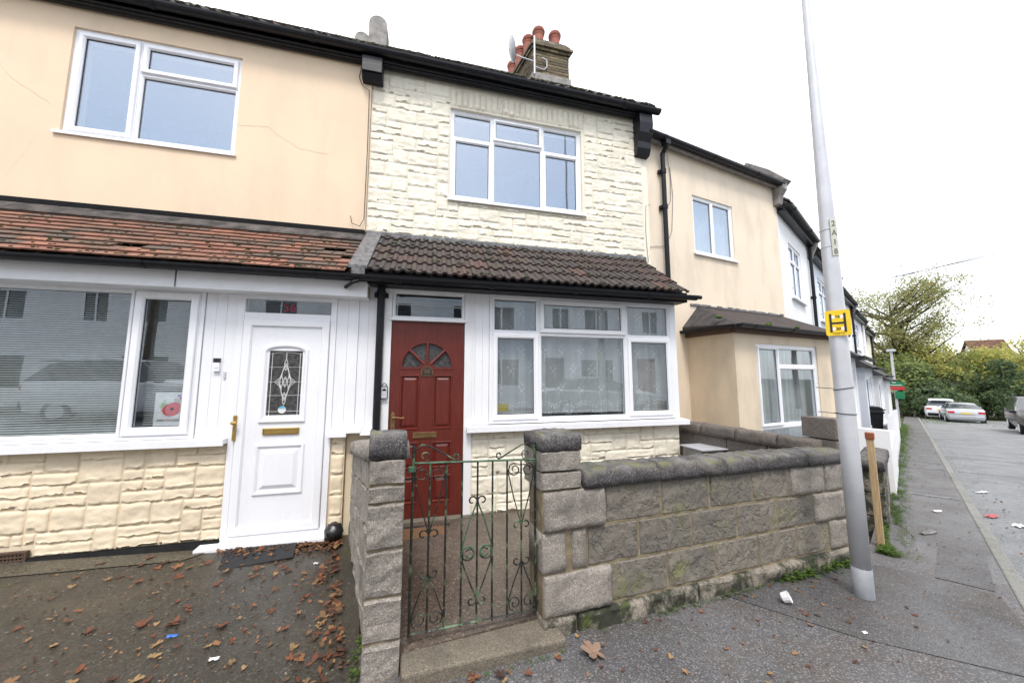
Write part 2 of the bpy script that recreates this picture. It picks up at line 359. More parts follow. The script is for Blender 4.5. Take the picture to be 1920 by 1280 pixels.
class MB:
    """collects geometry in world coordinates, via an optional frame"""
    def __init__(s, fr=None): s.v = []; s.f = []; s.mi = []; s.fr = fr; s.m = 0
    def add(s, vs, fs, mi=None):
        o = len(s.v)
        for q in vs: s.v.append(s.fr @ Vector(q) if s.fr else Vector(q))
        for f in fs: s.f.append([i + o for i in f]); s.mi.append(s.m if mi is None else mi)
    def box(s, x0, y0, z0, x1, y1, z1, sh=0., mi=None):
        if x1 < x0: x0, x1 = x1, x0
        if y1 < y0: y0, y1 = y1, y0
        if z1 < z0: z0, z1 = z1, z0
        a = sh * x0; b = sh * x1
        s.add([(x0, y0, z0 + a), (x1, y0, z0 + b), (x1, y1, z0 + b), (x0, y1, z0 + a), (x0, y0, z1 + a), (x1, y0, z1 + b), (x1, y1, z1 + b), (x0, y1, z1 + a)],
              [(0, 3, 2, 1), (4, 5, 6, 7), (0, 1, 5, 4), (1, 2, 6, 5), (2, 3, 7, 6), (3, 0, 4, 7)], mi)
    def quad(s, a, b, c, d_, mi=None): s.add([a, b, c, d_], [(0, 1, 2, 3)], mi)
    def prism(s, poly, axis, a, b, mi=None):
        """poly of (p,q) extruded on axis from a to b: axis 'x': (y,z); 'y': (x,z); 'z': (x,y)"""
        def P(p, t):
            return {'x': (t, p[0], p[1]), 'y': (p[0], t, p[1]), 'z': (p[0], p[1], t)}[axis]
        n = len(poly)
        s.add([P(p, a) for p in poly] + [P(p, b) for p in poly],
              [tuple(range(n))[::-1], tuple(range(n, 2 * n))] + [(i, (i + 1) % n, (i + 1) % n + n, i + n) for i in range(n)], mi)
    def tube(s, path, r, n=8, mi=None, cap=True, flat=None):
        path = [Vector(p) for p in path]; k = len(path); rs = r if isinstance(r, (list, tuple)) else [r] * k
        vs = []; up = None
        for i, p in enumerate(path):
            t = (path[min(i + 1, k - 1)] - path[max(i - 1, 0)])
            if t.length < 1e-9: t = Vector((0, 0, 1))
            t.normalize()
            if up is None: up = Vector((0, 0, 1)) if abs(t.z) < .9 else Vector((0, 1, 0))
            a = t.cross(up)
            if a.length < 1e-4: a = t.orthogonal()
            a.normalize(); b = a.cross(t).normalized(); up = b
            for j in range(n):
                th = 2 * math.pi * j / n
                u_, v_ = math.cos(th), math.sin(th)
                if flat: v_ *= flat
                vs.append(p + a * (rs[i] * u_) + b * (rs[i] * v_))
        fs = [(i * n + j, i * n + (j + 1) % n, (i + 1) * n + (j + 1) % n, (i + 1) * n + j) for i in range(k - 1) for j in range(n)]
        if cap: fs += [tuple(range(n)), tuple(range((k - 1) * n, k * n))[::-1]]
        s.add(vs, fs, mi)
    def lathe(s, prof, c, n=20, mi=None):
        """prof: (r,z) list, around vertical axis through c"""
        k = len(prof); vs = []
        for r_, z in prof:
            for j in range(n):
                th = 2 * math.pi * j / n; vs.append((c[0] + r_ * math.cos(th), c[1] + r_ * math.sin(th), c[2] + z))
        fs = [(i * n + j, i * n + (j + 1) % n, (i + 1) * n + (j + 1) % n, (i + 1) * n + j) for i in range(k - 1) for j in range(n)]
        fs += [tuple(range(n))[::-1], tuple(range((k - 1) * n, k * n))]
        s.add(vs, fs, mi)
    def ring(s, x0, x1, z0, z1, prof, mi=None):
        """mitred frame in the xz plane; prof: closed list of (inset,y)"""
        k = len(prof); vs = []
        for ins, y in prof:
            vs += [(x0 + ins, y, z0 + ins), (x1 - ins, y, z0 + ins), (x1 - ins, y, z1 - ins), (x0 + ins, y, z1 - ins)]
        fs = []
        for i in range(k):
            j = (i + 1) % k
            for q in range(4):
                r_ = (q + 1) % 4; fs.append((i * 4 + q, i * 4 + r_, j * 4 + r_, j * 4 + q))
        s.add(vs, fs, mi)
    def ball(s, c, r, n=10, m_=7, mi=None, sq=(1, 1, 1), nz=0.):
        vs = []; fs = []
        for i in range(1, m_):
            th = math.pi * i / m_
            for j in range(n):
                ph = 2 * math.pi * j / n
                v = Vector((math.sin(th) * math.cos(ph), math.sin(th) * math.sin(ph), math.cos(th)))
                k = 1 + (nz * noise.noise(v * 2.1 + Vector(c) * 3) if nz else 0)
                vs.append((c[0] + r * k * v.x * sq[0], c[1] + r * k * v.y * sq[1], c[2] + r * k * v.z * sq[2]))
        t = len(vs); vs += [(c[0], c[1], c[2] + r * sq[2]), (c[0], c[1], c[2] - r * sq[2])]
        for i in range(m_ - 2):
            for j in range(n): fs.append((i * n + j, (i + 1) * n + j, (i + 1) * n + (j + 1) % n, i * n + (j + 1) % n))
        for j in range(n):
            fs.append((t, j, (j + 1) % n)); fs.append((t + 1, (m_ - 2) * n + (j + 1) % n, (m_ - 2) * n + j))
        s.add(vs, fs, mi)
    def build(s, name, mats, parent=None, label=None, cat=None, group=None, kind=None, smooth=False, bevel=0., origin=None, fixn=True):
        me = bpy.data.meshes.new(name)
        if parent is not None: inv = ROOT[parent].inverted()
        else:
            if origin is None:
                xs = [q.x for q in s.v]; ys = [q.y for q in s.v]; zs = [q.z for q in s.v]
                origin = ((min(xs) + max(xs)) / 2, (min(ys) + max(ys)) / 2, min(zs))
            inv = Matrix.Translation(origin).inverted()
        me.from_pydata([tuple(inv @ q) for q in s.v], [], s.f)
        for q in (mats if isinstance(mats, (list, tuple)) else [mats]): me.materials.append(M[q] if isinstance(q, str) else q)
        if any(s.mi): me.polygons.foreach_set('material_index', s.mi)
        if fixn:
            import bmesh
            bm = bmesh.new(); bm.from_mesh(me); bmesh.ops.recalc_face_normals(bm, faces=bm.faces); bm.to_mesh(me); bm.free()
        if smooth: me.polygons.foreach_set('use_smooth', [True] * len(me.polygons))
        me.update()
        o = bpy.data.objects.new(name, me); COL.objects.link(o)
        if parent is not None: o.parent = parent; ROOT[o] = ROOT[parent]
        else: o.location = origin; ROOT[o] = Matrix.Translation(origin)
        if bevel:
            b = o.modifiers.new('bevel', 'BEVEL'); b.width = bevel; b.segments = 2; b.limit_method = 'ANGLE'; b.angle_limit = R(40)
        return tag(o, label, cat, group, kind)

def copy_tree(o, parent=None):
    c = o.copy(); COL.objects.link(c)
    if parent is not None: c.parent = parent
    for ch in list(o.children): copy_tree(ch, c)
    return c

def text_mesh(txt, size, depth=.002, bold=0.):
    cu = bpy.data.curves.new('t', 'FONT'); cu.body = txt; cu.size = size; cu.extrude = depth / 2; cu.offset = bold
    cu.align_x = 'CENTER'; cu.align_y = 'CENTER'; cu.resolution_u = 3
    o = bpy.data.objects.new('t', cu); COL.objects.link(o)
    dg = bpy.context.evaluated_depsgraph_get(); dg.update()
    me = bpy.data.meshes.new_from_object(o.evaluated_get(dg))
    r = ([v.co.copy() for v in me.vertices], [tuple(p.vertices) for p in me.polygons])
    bpy.data.objects.remove(o); bpy.data.curves.remove(cu); bpy.data.meshes.remove(me)
    return r
def put_text(mb, txt, size, mat, depth=.002, bold=0., sx=1., mi=None):
    """mat: Matrix taking text xy plane into the MB's frame"""
    vs, fs = text_mesh(txt, size, depth, bold)
    mb.add([mat @ Vector((v.x * sx, v.y, v.z)) for v in vs], fs, mi)
def facing(x, y, z): return Matrix.Translation((x, y, z)) @ Matrix.Rotation(R(90), 4, 'X')   # text facing -Y

# ground height
PS = R(13.85)
def gz(x, y):
    xc = x * math.cos(PS) - y * math.sin(PS); dc = x * math.sin(PS) + y * math.cos(PS)
    xc = max(-14, min(75, xc)); dc = max(-2.5, min(70, dc))
    return 1.35 - (1.381 + .0151 * xc + .053 * dc)

# ------------------------------------------------------------------ ground, road, pavement
KP = Vector((4.756, 1.888)); KD = Vector((.889, .457)); KN = Vector((.457, -.889))       # kerb line and its road side
def kerb_pts():
    p = [(-40, -3.4), (-20, -2.2), (-8, -1.35), (-4, -1.0), (-1, -.62), (1.0, -.02), (2.4, .68), (3.5, 1.24), (4.756, 1.888)]
    p += [tuple(KP + KD * s_) for s_ in (2, 4, 7, 10, 14, 18, 23, 28, 34, 42)]
    return p
KERB = kerb_pts()
def sheet(mb, left, right, n, dz, mi=None):
    """strip between two polylines of equal length"""
    vs = []; fs = []
    for (a, b) in zip(left, right):
        for j in range(n + 1):
            t = j / n; x = a[0] + (b[0] - a[0]) * t; y = a[1] + (b[1] - a[1]) * t; vs.append((x, y, gz(x, y) + dz))
    k = n + 1
    for i in range(len(left) - 1):
        for j in range(n): fs.append((i * k + j, i * k + j + 1, (i + 1) * k + j + 1, (i + 1) * k + j))
    mb.add(vs, fs, mi)
def densify(p, step=1.0):
    o = []
    for a, b in zip(p[:-1], p[1:]):
        n = max(1, int(math.dist(a, b) / step))
        for i in range(n): o.append((a[0] + (b[0] - a[0]) * i / n, a[1] + (b[1] - a[1]) * i / n))
    return o + [p[-1]]
def offset(p, d_):
    o = []
    for i, q in enumerate(p):
        a = Vector(p[max(0, i - 1)]); b = Vector(p[min(len(p) - 1, i + 1)]); t = (b - a).normalized()
        o.append((q[0] + t.y * d_, q[1] - t.x * d_))
    return o
mb = MB()   # one great sheet of earth reaching the horizon
xs = [-600, -300, -120, -60, -30, -16, -8, -4, 0, 4, 8, 14, 20, 27, 34, 42, 50, 60, 75, 100, 160, 300, 600]
ys = xs
vs = [(x, y, gz(x, y) - .13) for x in xs for y in ys]; k = len(ys)
mb.add(vs, [(i * k + j, (i + 1) * k + j, (i + 1) * k + j + 1, i * k + j + 1) for i in range(len(xs) - 1) for j in range(k - 1)])
mb.build('ground', 'earth', kind='structure', origin=(0, 0, 0))
kd = densify(KERB, 1.2)
mb = MB(); sheet(mb, offset(kd, .0), offset(kd, 5.4), 4, -.085); mb.build('road', 'road', kind='structure', origin=(0, 0, 0), fixn=False)
# pavement on our side, and the far one
mb = MB()
inner = [(x, y) for x, y in kd]
pin = offset(kd, -.10)
lim = []
for (x, y) in kd:
    if x < 3.4: lim.append((x - .2 if x > 1 else x, 2.2 + .115 * max(x, -3)))
    else:
        q = Vector((x, y)) - KN * .85; lim.append((q.x, q.y))
sheet(mb, pin, lim, 6, 0.0); mb.build('pavement', 'asphalt', kind='structure', origin=(0, 0, 0), fixn=False)
mb = MB(); sheet(mb, offset(kd, 5.5), offset(kd, 7.4), 2, .0); mb.build('opposite_pavement', 'asphalt', kind='structure', origin=(0, 0, 0), fixn=False)
def kerbstones(d0, d1):
    mb = MB(); a = densify(KERB, .9)
    A = offset(a, d0); B = offset(a, d1)
    for i in range(len(a) - 1):
        g = .006 / max(.1, math.dist(A[i], A[i + 1]))
        p0 = Vector(A[i]).lerp(Vector(A[i + 1]), g); p1 = Vector(A[i]).lerp(Vector(A[i + 1]), 1 - g)
        q0 = Vector(B[i]).lerp(Vector(B[i + 1]), g); q1 = Vector(B[i]).lerp(Vector(B[i + 1]), 1 - g)
        z = [gz(*v) for v in (p0, q0, q1, p1)]
        top = [(v.x, v.y, zz + .006) for v, zz in zip((p0, q0, q1, p1), z)]; bot = [(v.x, v.y, zz - .14) for v, zz in zip((p0, q0, q1, p1), z)]
        mb.add(top + bot, [(0, 1, 2, 3), (4, 7, 6, 5), (0, 4, 5, 1), (1, 5, 6, 2), (2, 6, 7, 3), (3, 7, 4, 0)])
    return mb
kerbstones(-.10, -.015).build('kerb', 'kerb', kind='structure', origin=(0, 0, 0), bevel=.012)
kerbstones(5.4, 5.5).build('opposite_kerb', 'kerb', kind='structure', origin=(0, 0, 0), bevel=.012)
def flat(mb, pts, dz, mi=None):
    mb.add([(x, y, gz(x, y) + dz) for x, y in pts], [tuple(range(len(pts)))], mi)
mb = MB(); flat(mb, [(2.05, 2.19), (2.5, 1.62), (3.0, 1.22), (3.55, 1.40), (4.05, 1.72), (3.78, 2.22), (3.4, 2.33)], .004)
flat(mb, [(4.1, 1.76), (5.1, 2.22), (4.95, 2.45), (3.95, 2.0)], .0042)
mb.build('asphalt_patch', 'patch', kind='structure', fixn=False)
mb = MB()
for s_ in (3.0, 6.2, 7.4, 10.5, 13.6, 18):
    p = KP + KD * s_; q = KP + KD * (s_ - .05) - KN * .78; t = KD * .11
    flat(mb, [tuple(p - KN * .11), tuple(p - KN * .11 + t), tuple(q + t), tuple(q)], .005)
for s_ in (7, 10):
    p = KP + KD * s_ + KN * .1; q = p + KN * 3; t = KD * .05
    flat(mb, [tuple(p), tuple(p + t), tuple(q + t), tuple(q)], -.081)
mb.build('paving_joints', 'joint', kind='structure', fixn=False)
# driveway of the cream house and the garden floor of the stone-clad house
mb = MB()
g = [(-9, -4, -3, -2, -1, -.3)]
L = [(-9, -.9), (-4, -.9), (-3, .4), (-2, .9), (-1, 1.2), (-.36, 1.3)]
L = [(-9, 1.35), (-6, 1.35), (-4, 1.35), (-3, 1.35), (-2, 1.35), (-1, 1.35), (-.19, 1.35)]
T = [(-9, 3.8), (-6, 3.8), (-4, 3.8), (-3, 3.8), (-2, 3.8), (-1.4, 3.8), (-.6, 3.8)]
sheet(mb, L, T, 6, .006); mb.build('driveway', 'drive', kind='structure', origin=(0, 0, 0), fixn=False)
mb = MB(); flat(mb, [(-9, 3.42), (-4, 3.44), (-1.9, 3.5), (-1.72, 3.75), (-9, 3.75)], .012); mb.build('wall_footing', 'drive_pale', kind='structure', fixn=False)
mb = MB()
mb.add([(-.62, 3.78, -.10), (3.36, 4.46, -.10), (3.62, 2.46, -.12), (.80, 2.12, -.075), (-.13, 1.96, -.045), (-.13, 1.96, -.3), (-.62, 3.78, -.3), (3.36, 4.46, -.3), (3.62, 2.46, -.3), (.8, 2.12, -.3)],
       [(0, 1, 2, 3, 4), (4, 3, 9, 5), (3, 2, 8, 9), (2, 1, 7, 8), (0, 4, 5, 6)])
mb.build('garden_floor', 'path', kind='structure')

# ------------------------------------------------------------------ building helpers
def wall_panel(mb, x0, x1, z0, z1, y0, y1, holes, mi=None):
    """slab in the xz plane with rectangular openings (front y0, back y1)"""
    xs = sorted({x0, x1} | {min(max(v, x0), x1) for h in holes for v in h[:2]}); zs = sorted({z0, z1} | {min(max(v, z0), z1) for h in holes for v in h[2:]})
    def solid(i, j):
        if i < 0 or j < 0 or i >= len(xs) - 1 or j >= len(zs) - 1: return False
        cx = (xs[i] + xs[i + 1]) / 2; cz = (zs[j] + zs[j + 1]) / 2
        return not any(h[0] < cx < h[1] and h[2] < cz < h[3] for h in holes)
    for i in range(len(xs) - 1):
        for j in range(len(zs) - 1):
            if not solid(i, j): continue
            a, b, c, d_ = xs[i], xs[i + 1], zs[j], zs[j + 1]
            mb.quad((a, y0, c), (b, y0, c), (b, y0, d_), (a, y0, d_), mi); mb.quad((a, y1, c), (a, y1, d_), (b, y1, d_), (b, y1, c), mi)
            if not solid(i - 1, j): mb.quad((a, y0, c), (a, y0, d_), (a, y1, d_), (a, y1, c), mi)
            if not solid(i + 1, j): mb.quad((b, y0, c), (b, y1, c), (b, y1, d_), (b, y0, d_), mi)
            if not solid(i, j - 1): mb.quad((a, y0, c), (a, y1, c), (b, y1, c), (b, y0, c), mi)
            if not solid(i, j + 1): mb.quad((a, y0, d_), (b, y0, d_), (b, y1, d_), (a, y1, d_), mi)

def ashlar(x0, x1, z0, z1, holes, ux, uz, rng, sizes):
    nx = max(1, round((x1 - x0) / ux)); nz_ = max(1, round((z1 - z0) / uz)); ax = (x1 - x0) / nx; az = (z1 - z0) / nz_
    occ = [[False] * nz_ for _ in range(nx)]
    for i in range(nx):
        for j in range(nz_):
            cx = x0 + (i + .5) * ax; cz = z0 + (j + .5) * az
            if any(h[0] - .01 < cx < h[1] + .01 and h[2] - .01 < cz < h[3] + .01 for h in holes): occ[i][j] = True
    o = []
    for j in range(nz_ - 1, -1, -1):
        for i in range(nx):
            if occ[i][j]: continue
            w_, h_ = rng.choice(sizes)
            while h_ > 1 and (j - h_ + 1 < 0): h_ -= 1
            k = 0
            while k < w_ and i + k < nx and not any(occ[i + k][j - q] for q in range(h_)): k += 1
            if k == 0: h_ = 1; k = 1
            while i + k < nx and not occ[i + k][j] and (i + k + 1 >= nx or occ[i + k + 1][j]) and not any(occ[i + k][j - q] for q in range(h_)): k += 1
            for a in range(k):
                for b in range(h_): occ[i + a][j - b] = True
            o.append((x0 + i * ax, x0 + (i + k) * ax, z0 + (j - h_ + 1) * az, z0 + (j + 1) * az))
    return o
def clip_rects(rs, holes):
    o = []
    for r in rs:
        parts = [r]
        for h in holes:
            q = []
            for (a, b, c, d_) in parts:
                if b <= h[0] or a >= h[1] or d_ <= h[2] or c >= h[3]: q.append((a, b, c, d_)); continue
                if a < h[0]: q.append((a, h[0], c, d_))
                if b > h[1]: q.append((h[1], b, c, d_))
                A, B = max(a, h[0]), min(b, h[1])
                if c < h[2]: q.append((A, B, c, h[2]))
                if d_ > h[3]: q.append((A, B, h[3], d_))
            parts = q
        o += [p for p in parts if p[1] - p[0] > .02 and p[3] - p[2] > .02]
    return o
def stone(mb, a, b, c, d_, y, rng, bulge=.018, gap=.005, seed=0., vert=False):
    a += gap; b -= gap; c += gap; d_ -= gap
    w_, h_ = b - a, d_ - c
    if w_ < .015 or h_ < .015: return
    nx = max(3, min(20, int(w_ / .02))); nz_ = max(3, min(12, int(h_ / .016)))
    us = [0, .02] + [(i + 1) / (nx + 1) for i in range(nx)] + [.98, 1]
    ws = [0, .03 + rng.random() * .05] + [.12 + .82 * i / nz_ for i in range(nz_)] + [.985, 1]
    tilt = rng.uniform(-.4, .4); ph = rng.random() * 50
    vs = []
    for i, u in enumerate(us):
        for j, v in enumerate(ws):
            x = a + u * w_; z = c + v * h_
            if i in (0, len(us) - 1) or j in (0, len(ws) - 1): t = 0.
            else:
                n1 = noise.noise(Vector((x * 9, z * 13, ph))); n2 = noise.noise(Vector((x * 26, z * 30, ph + 9)))
                side = min(1, min(u, 1 - u) * w_ / .012 + .38); top = min(1, (1 - v) * h_ / .014 + .30)
                n3 = noise.noise(Vector((x * 55, z * 60, ph + 4)))
                prof = (.62 + .38 * (1 - v) ** 3)
                t = bulge * side * top * (prof + .55 * n1 + .38 * n2 + .2 * n3 + tilt * (u - .5) * .6)
                t = max(.003, t)
            if j in (1, 2) and 0 < i < len(us) - 1:
                k = .45 + noise.noise(Vector((x * 15, ph, 3.3))) * 1.1 + noise.noise(Vector((x * 42, ph, 1.3))) * .5
                z += max(-.004, k * (.026 if j == 1 else .016))
            vs.append((x, y - t, z))
    k = len(ws)
    mb.add(vs, [(i * k + j, (i + 1) * k + j, (i + 1) * k + j + 1, i * k + j + 1) for i in range(len(us) - 1) for j in range(k - 1)])

def bead_profile(w_, yb, yf):
    return [(0, yb), (0, yf + .004), (.004, yf), (w_ - .014, yf), (w_ - .002, yf + .012), (w_, yf + .014), (w_, yb)]
def window(parent, fr, x0, x1, z0, z1, y, cells, outer=.028, sill=None, label=None, glassm='glass', name='window', mat='upvc', fixw=.032, sashw=.058):
    """cells: (x0,x1,z0,z1,opens). y = outer face of the frame"""
    mb = MB(fr); mb.ring(x0, x1, z0, z1, [(0, y + .07), (0, y), (outer, y), (outer, y + .07)])
    for (a, b, c, d_, op) in cells:
        mb.ring(a, b, c, d_, bead_profile(fixw, y + .066, y + .0015))
    wd = mb.build(name, mat, parent, label=label, fixn=True)
    for (a, b, c, d_, op) in cells:
        q = fixw
        yg = y + .032
        if op:
            m2 = MB(fr); e = .012
            m2.ring(a + e, b - e, c + e, d_ - e, [(0, y + .03), (0, y - .012), (.006, y - .019), (sashw - .018, y - .019), (sashw - .004, y - .004), (sashw, y + .03)])
            m2.build('sash', mat, wd); q = e + sashw; yg = y + .012
        g_ = MB(fr)
        g_.box(a + q - .004, yg, c + q - .004, b - q + .004, yg + .005, d_ - q + .004); g_.build('pane', glassm, wd)
        g_ = MB(fr); g_.ring(a + q - .003, b - q + .003, c + q - .003, d_ - q + .003, [(0, yg - .002), (0, yg - .006), (.006, yg - .006), (.006, yg - .002)])
        g_.build('gasket', 'rubber', wd)
    if sill:
        sx0, sx1, sz, sd, sh = sill
        m3 = MB(fr); m3.prism([(y + .06, sz + sh + .008), (y - sd, sz + sh), (y - sd, sz), (y - sd + .012, sz), (y - sd + .012, sz + .012), (y + .06, sz + .012)], 'x', sx0, sx1)
        m3.build('sill', mat, wd)
    return wd

def gutter(mb, fr_pts, r=.055, mi=None, joints=1.6):
    """half round gutter along a straight line a-b (frame coords), opening upwards"""
    a, b = Vector(fr_pts[0]), Vector(fr_pts[1]); t = (b - a).normalized(); s_ = Vector((t.y, -t.x, 0))
    n = 8; pro = [(math.cos(math.pi * i / n + math.pi) * r, math.sin(math.pi * i / n + math.pi) * r) for i in range(n + 1)]
    inn = [(x * .9, y * .9) for x, y in pro][::-1]
    P = pro + inn; k = len(P)
    vs = [a + s_ * x + Vector((0, 0, y)) for x, y in P] + [b + s_ * x + Vector((0, 0, y)) for x, y in P]
    mb.add(vs, [(i, (i + 1) % k, (i + 1) % k + k, i + k) for i in range(k)], mi)
    for e in (a, b):
        cap = [e + s_ * x + Vector((0, 0, y)) for x, y in pro]; mb.add(cap, [tuple(range(len(cap)))], mi)
    L_ = (b - a).length; m_ = int(L_ / joints)
    for i in range(m_ + 1):
        c = a + t * (.3 + i * joints)
        if (c - a).length > L_ - .05: continue
        q = [(x * 1.14, y * 1.14) for x, y in pro]; kk = len(q)
        vs = [c + s_ * x + Vector((0, 0, y)) for x, y in q] + [c + t * .06 + s_ * x + Vector((0, 0, y)) for x, y in q]
        mb.add(vs, [(i2, i2 + 1, i2 + 1 + kk, i2 + kk) for i2 in range(kk - 1)] + [tuple(range(kk)), tuple(range(kk, 2 * kk))[::-1]], mi)

def plain_tiles(mb, x0, x1, y0, z0, y1, z1, gauge, tw, rng):
    sl_ = Vector((0, y1 - y0, z1 - z0)); L_ = sl_.length; t = sl_ / L_; n = Vector((0, -t.z, t.y)); rows = int(L_ / gauge) + 1
    for r_ in range(rows):
        x = x0 - (tw / 2 if r_ % 2 else 0)
        while x < x1:
            a = max(x, x0) + .005; b = min(x + tw, x1) - .005; x += tw
            if b - a < .03: continue
            if rng.random() < .012: continue
            s0 = r_ * gauge + rng.uniform(-.003, .003); s1 = min(s0 + gauge * 1.5, L_ + .03)
            lift = rng.uniform(0, .004); th = .013; sk = rng.uniform(-.002, .002)
            def P(x_, s_, h): return tuple(Vector((x_, y0, z0)) + t * s_ + n * h)
            hf = .025 + lift; hb = .002
            mb.add([P(a, s0 + sk, hf), P(b, s0 - sk, hf), P(b, s1, hb), P(a, s1, hb), P(a, s0 + sk, hf + th), P(b, s0 - sk, hf + th), P(b, s1, hb + th), P(a, s1, hb + th)],
                   [(0, 3, 2, 1), (4, 5, 6, 7), (0, 1, 5, 4), (1, 2, 6, 5), (2, 3, 7, 6), (3, 0, 4, 7)])
def ribbed_tiles(mb, x0, x1, y0, z0, y1, z1, gauge, period, per, rng, th=.022, amp=.014):
    sl_ = Vector((0, y1 - y0, z1 - z0)); L_ = sl_.length; t = sl_ / L_; n = Vector((0, -t.z, t.y)); rows = math.ceil(L_ / gauge - .05)
    prof = [(0, 0), (.12, 1), (.40, 1), (.52, 0), (.60, -.35), (.92, -.35)]
    tw = period * per; N = math.ceil((x1 - x0) / tw - .2); tw = (x1 - x0) / N; pd = tw / per
    for r_ in range(rows):
        for c in range(N):
            a = x0 + c * tw; s0 = r_ * gauge + rng.uniform(-.004, .004); s1 = min((r_ + 1) * gauge + .03, L_); lift = rng.uniform(0, .003)
            pts = []
            for p in range(per):
                for (q, h) in prof: pts.append((a + (p + q) * pd, h * amp))
            pts.append((a + tw - .003, -.2 * amp))
            vs = []
            for s_, base in ((s0, .026 + lift), (s1, .004)):
                for x, h in pts: vs.append(tuple(Vector((x, y0, z0)) + t * s_ + n * (base + h)))
            for x, h in pts: vs.append(tuple(Vector((x, y0, z0)) + t * (s0 + .002) + n * (.026 + lift + h - th)))
            k = len(pts)
            mb.add(vs, [(i, i + 1, i + 1 + k, i + k) for i in range(k - 1)] + [(2 * k + i, 2 * k + i + 1, i + 1, i) for i in range(k - 1)])
def moss_on(mb, x0, x1, y0, z0, y1, z1, n, rng, r=(.008, .02), bias=1.5, gauge=.26):
    for _ in range(n):
        s_ = (int(rng.random() ** bias * ((1) / gauge * 1.1)) * gauge + rng.uniform(-.01, .03)) if gauge else rng.random() ** bias
        s_ = max(0, min(.98, s_)); x = rng.uniform(x0, x1)
        y = y0 + (y1 - y0) * s_; z = z0 + (z1 - z0) * s_ + .045
        q = rng.uniform(*r)
        mb.ball((x, y, z), q, 6, 4, sq=(1.5, 1.1, .55), nz=.6)

def pipe(mb, x, y, z0, z1, r=.034, joints=(), mi=None):
    mb.tube([(x, y, z0), (x, y, z1)], r, 12, mi)
    for j in joints:
        mb.tube([(x, y, j), (x, y, j + .07)], r * 1.28, 12, mi); mb.box(x - r * 1.9, y + r * .6, j + .01, x + r * 1.9, y + r * 1.6, j + .06, mi=mi)

def curtain(fr, x0, x1, z0, z1, y, label, cat='curtain', name='net_curtain', mats=('net', 'net_flower'), folds=9, flowers=True, rng=random.Random(3), group=None, amp=.018, gather=0):
    mb = MB(fr); N = int((x1 - x0) / .018); K = 6
    def yy(x, t=1): return y + amp * math.sin(x * folds * 2.2 + 1.3 * math.sin(x * 3.1)) + amp * .5 * math.sin(x * folds * 5.3 + 2)
    vs = []
    for j in range(K + 1):
        for i in range(N + 1):
            x = x0 + (x1 - x0) * i / N; t = j / K
            sc_ = .008 * abs(math.sin(x * 38)) if j == 0 else 0
            vs.append((x, yy(x), z0 + (z1 - z0) * t + sc_))
    k = N + 1
    mb.add(vs, [(j * k + i, j * k + i + 1, (j + 1) * k + i + 1, (j + 1) * k + i) for j in range(K) for i in range(N)])
    if flowers:
        def petal(cx, cz, r_):
            for q in range(5):
                a = q * 2 * math.pi / 5 + cx * 7
                ex, ez = cx + r_ * math.cos(a), cz + r_ * math.sin(a)
                px, pz = -math.sin(a) * r_ * .33, math.cos(a) * r_ * .33; mx_, mz_ = cx + r_ * .6 * math.cos(a), cz + r_ * .6 * math.sin(a)
                P = [(cx, cz), (mx_ + px, mz_ + pz), (ex, ez), (mx_ - px, mz_ - pz)]
                mb.add([(p, yy(p) - .003, q_) for p, q_ in P], [(0, 1, 2, 3)], 1)
        def spray(cx, cz, s_):
            for (dx, dz, r_) in ((0, 0, .021), (.035, .028, .018), (-.03, .04, .017), (.012, .07, .013), (-.012, .098, .010), (.03, -.03, .014), (.034, -.058, .010), (-.02, -.035, .009)):
                petal(cx + dx * s_, cz + dz, r_)
            for dz in (-.05, -.065, -.08): petal(cx + .028 * s_, cz + dz - .02, .006)
        row = 0; z = z1 - .16
        while z > z0 + .2:
            x = x0 + .1 + (.13 if row % 2 else 0)
            while x < x1 - .04: spray(x + rng.uniform(-.015, .015), z, 1 if (row + int(x * 9)) % 2 else -1); x += .26
            z -= .225; row += 1
        x = x0 + .015
        while x < x1 - .015:
            c = math.sin((x - x0) * math.pi / .26)
            for q in range(3): petal(x + rng.uniform(-.006, .006), z0 + .025 + q * .035 + .05 * abs(c) * (q > 0) + rng.uniform(-.004, .004), .014)
            x += .036
    return mb.build(name, list(mats), None, label, cat, group, fixn=False, smooth=True)

# =================================================================== the cream house with white porch (number 56)
h56 = thing('terraced_house', 'cream rendered terraced house with red clay porch tiles and white door numbered 56', 'house', (-3.0, 4.42, -.15), 0, 'terraced houses along the street')
rng = random.Random(11)
mb = MB()
wall_panel(mb, -6.6, -.80, 2.6, 5.42, 4.42, 4.66, [(-3.851, -2.26, 3.934, 5.169)])
mb.box(-6.6, 7.9, -.4, -.80, 8.1, 5.5); mb.box(-6.8, 4.42, -.4, -6.6, 8.1, 5.5); mb.box(-.80, 4.67, 2.6, -.60, 8.1, 5.5)
mb.build('wall', 'peach', h56)
mb = MB(); mb.box(-6.6, 4.66, 2.55, -.80, 7.9, 2.75); mb.box(-6.6, 4.3, 5.42, -.8, 7.9, 5.48); mb.box(-6.6, 6.4, -.15, -.8, 6.5, 5.42); mb.build('interior', 'interior', h56)
window(h56, None, -3.851, -2.26, 3.934, 5.169, 4.445,
       [(-3.823, -3.247, 3.962, 5.141, True), (-3.245, -2.288, 4.765, 5.141, True), (-3.245, -2.288, 3.962, 4.763, False)], sill=(-3.90, -2.24, 3.905, .05, .03), glassm='glass_up')
CRK = plain('crack_line', (.56, .42, .29), .9)
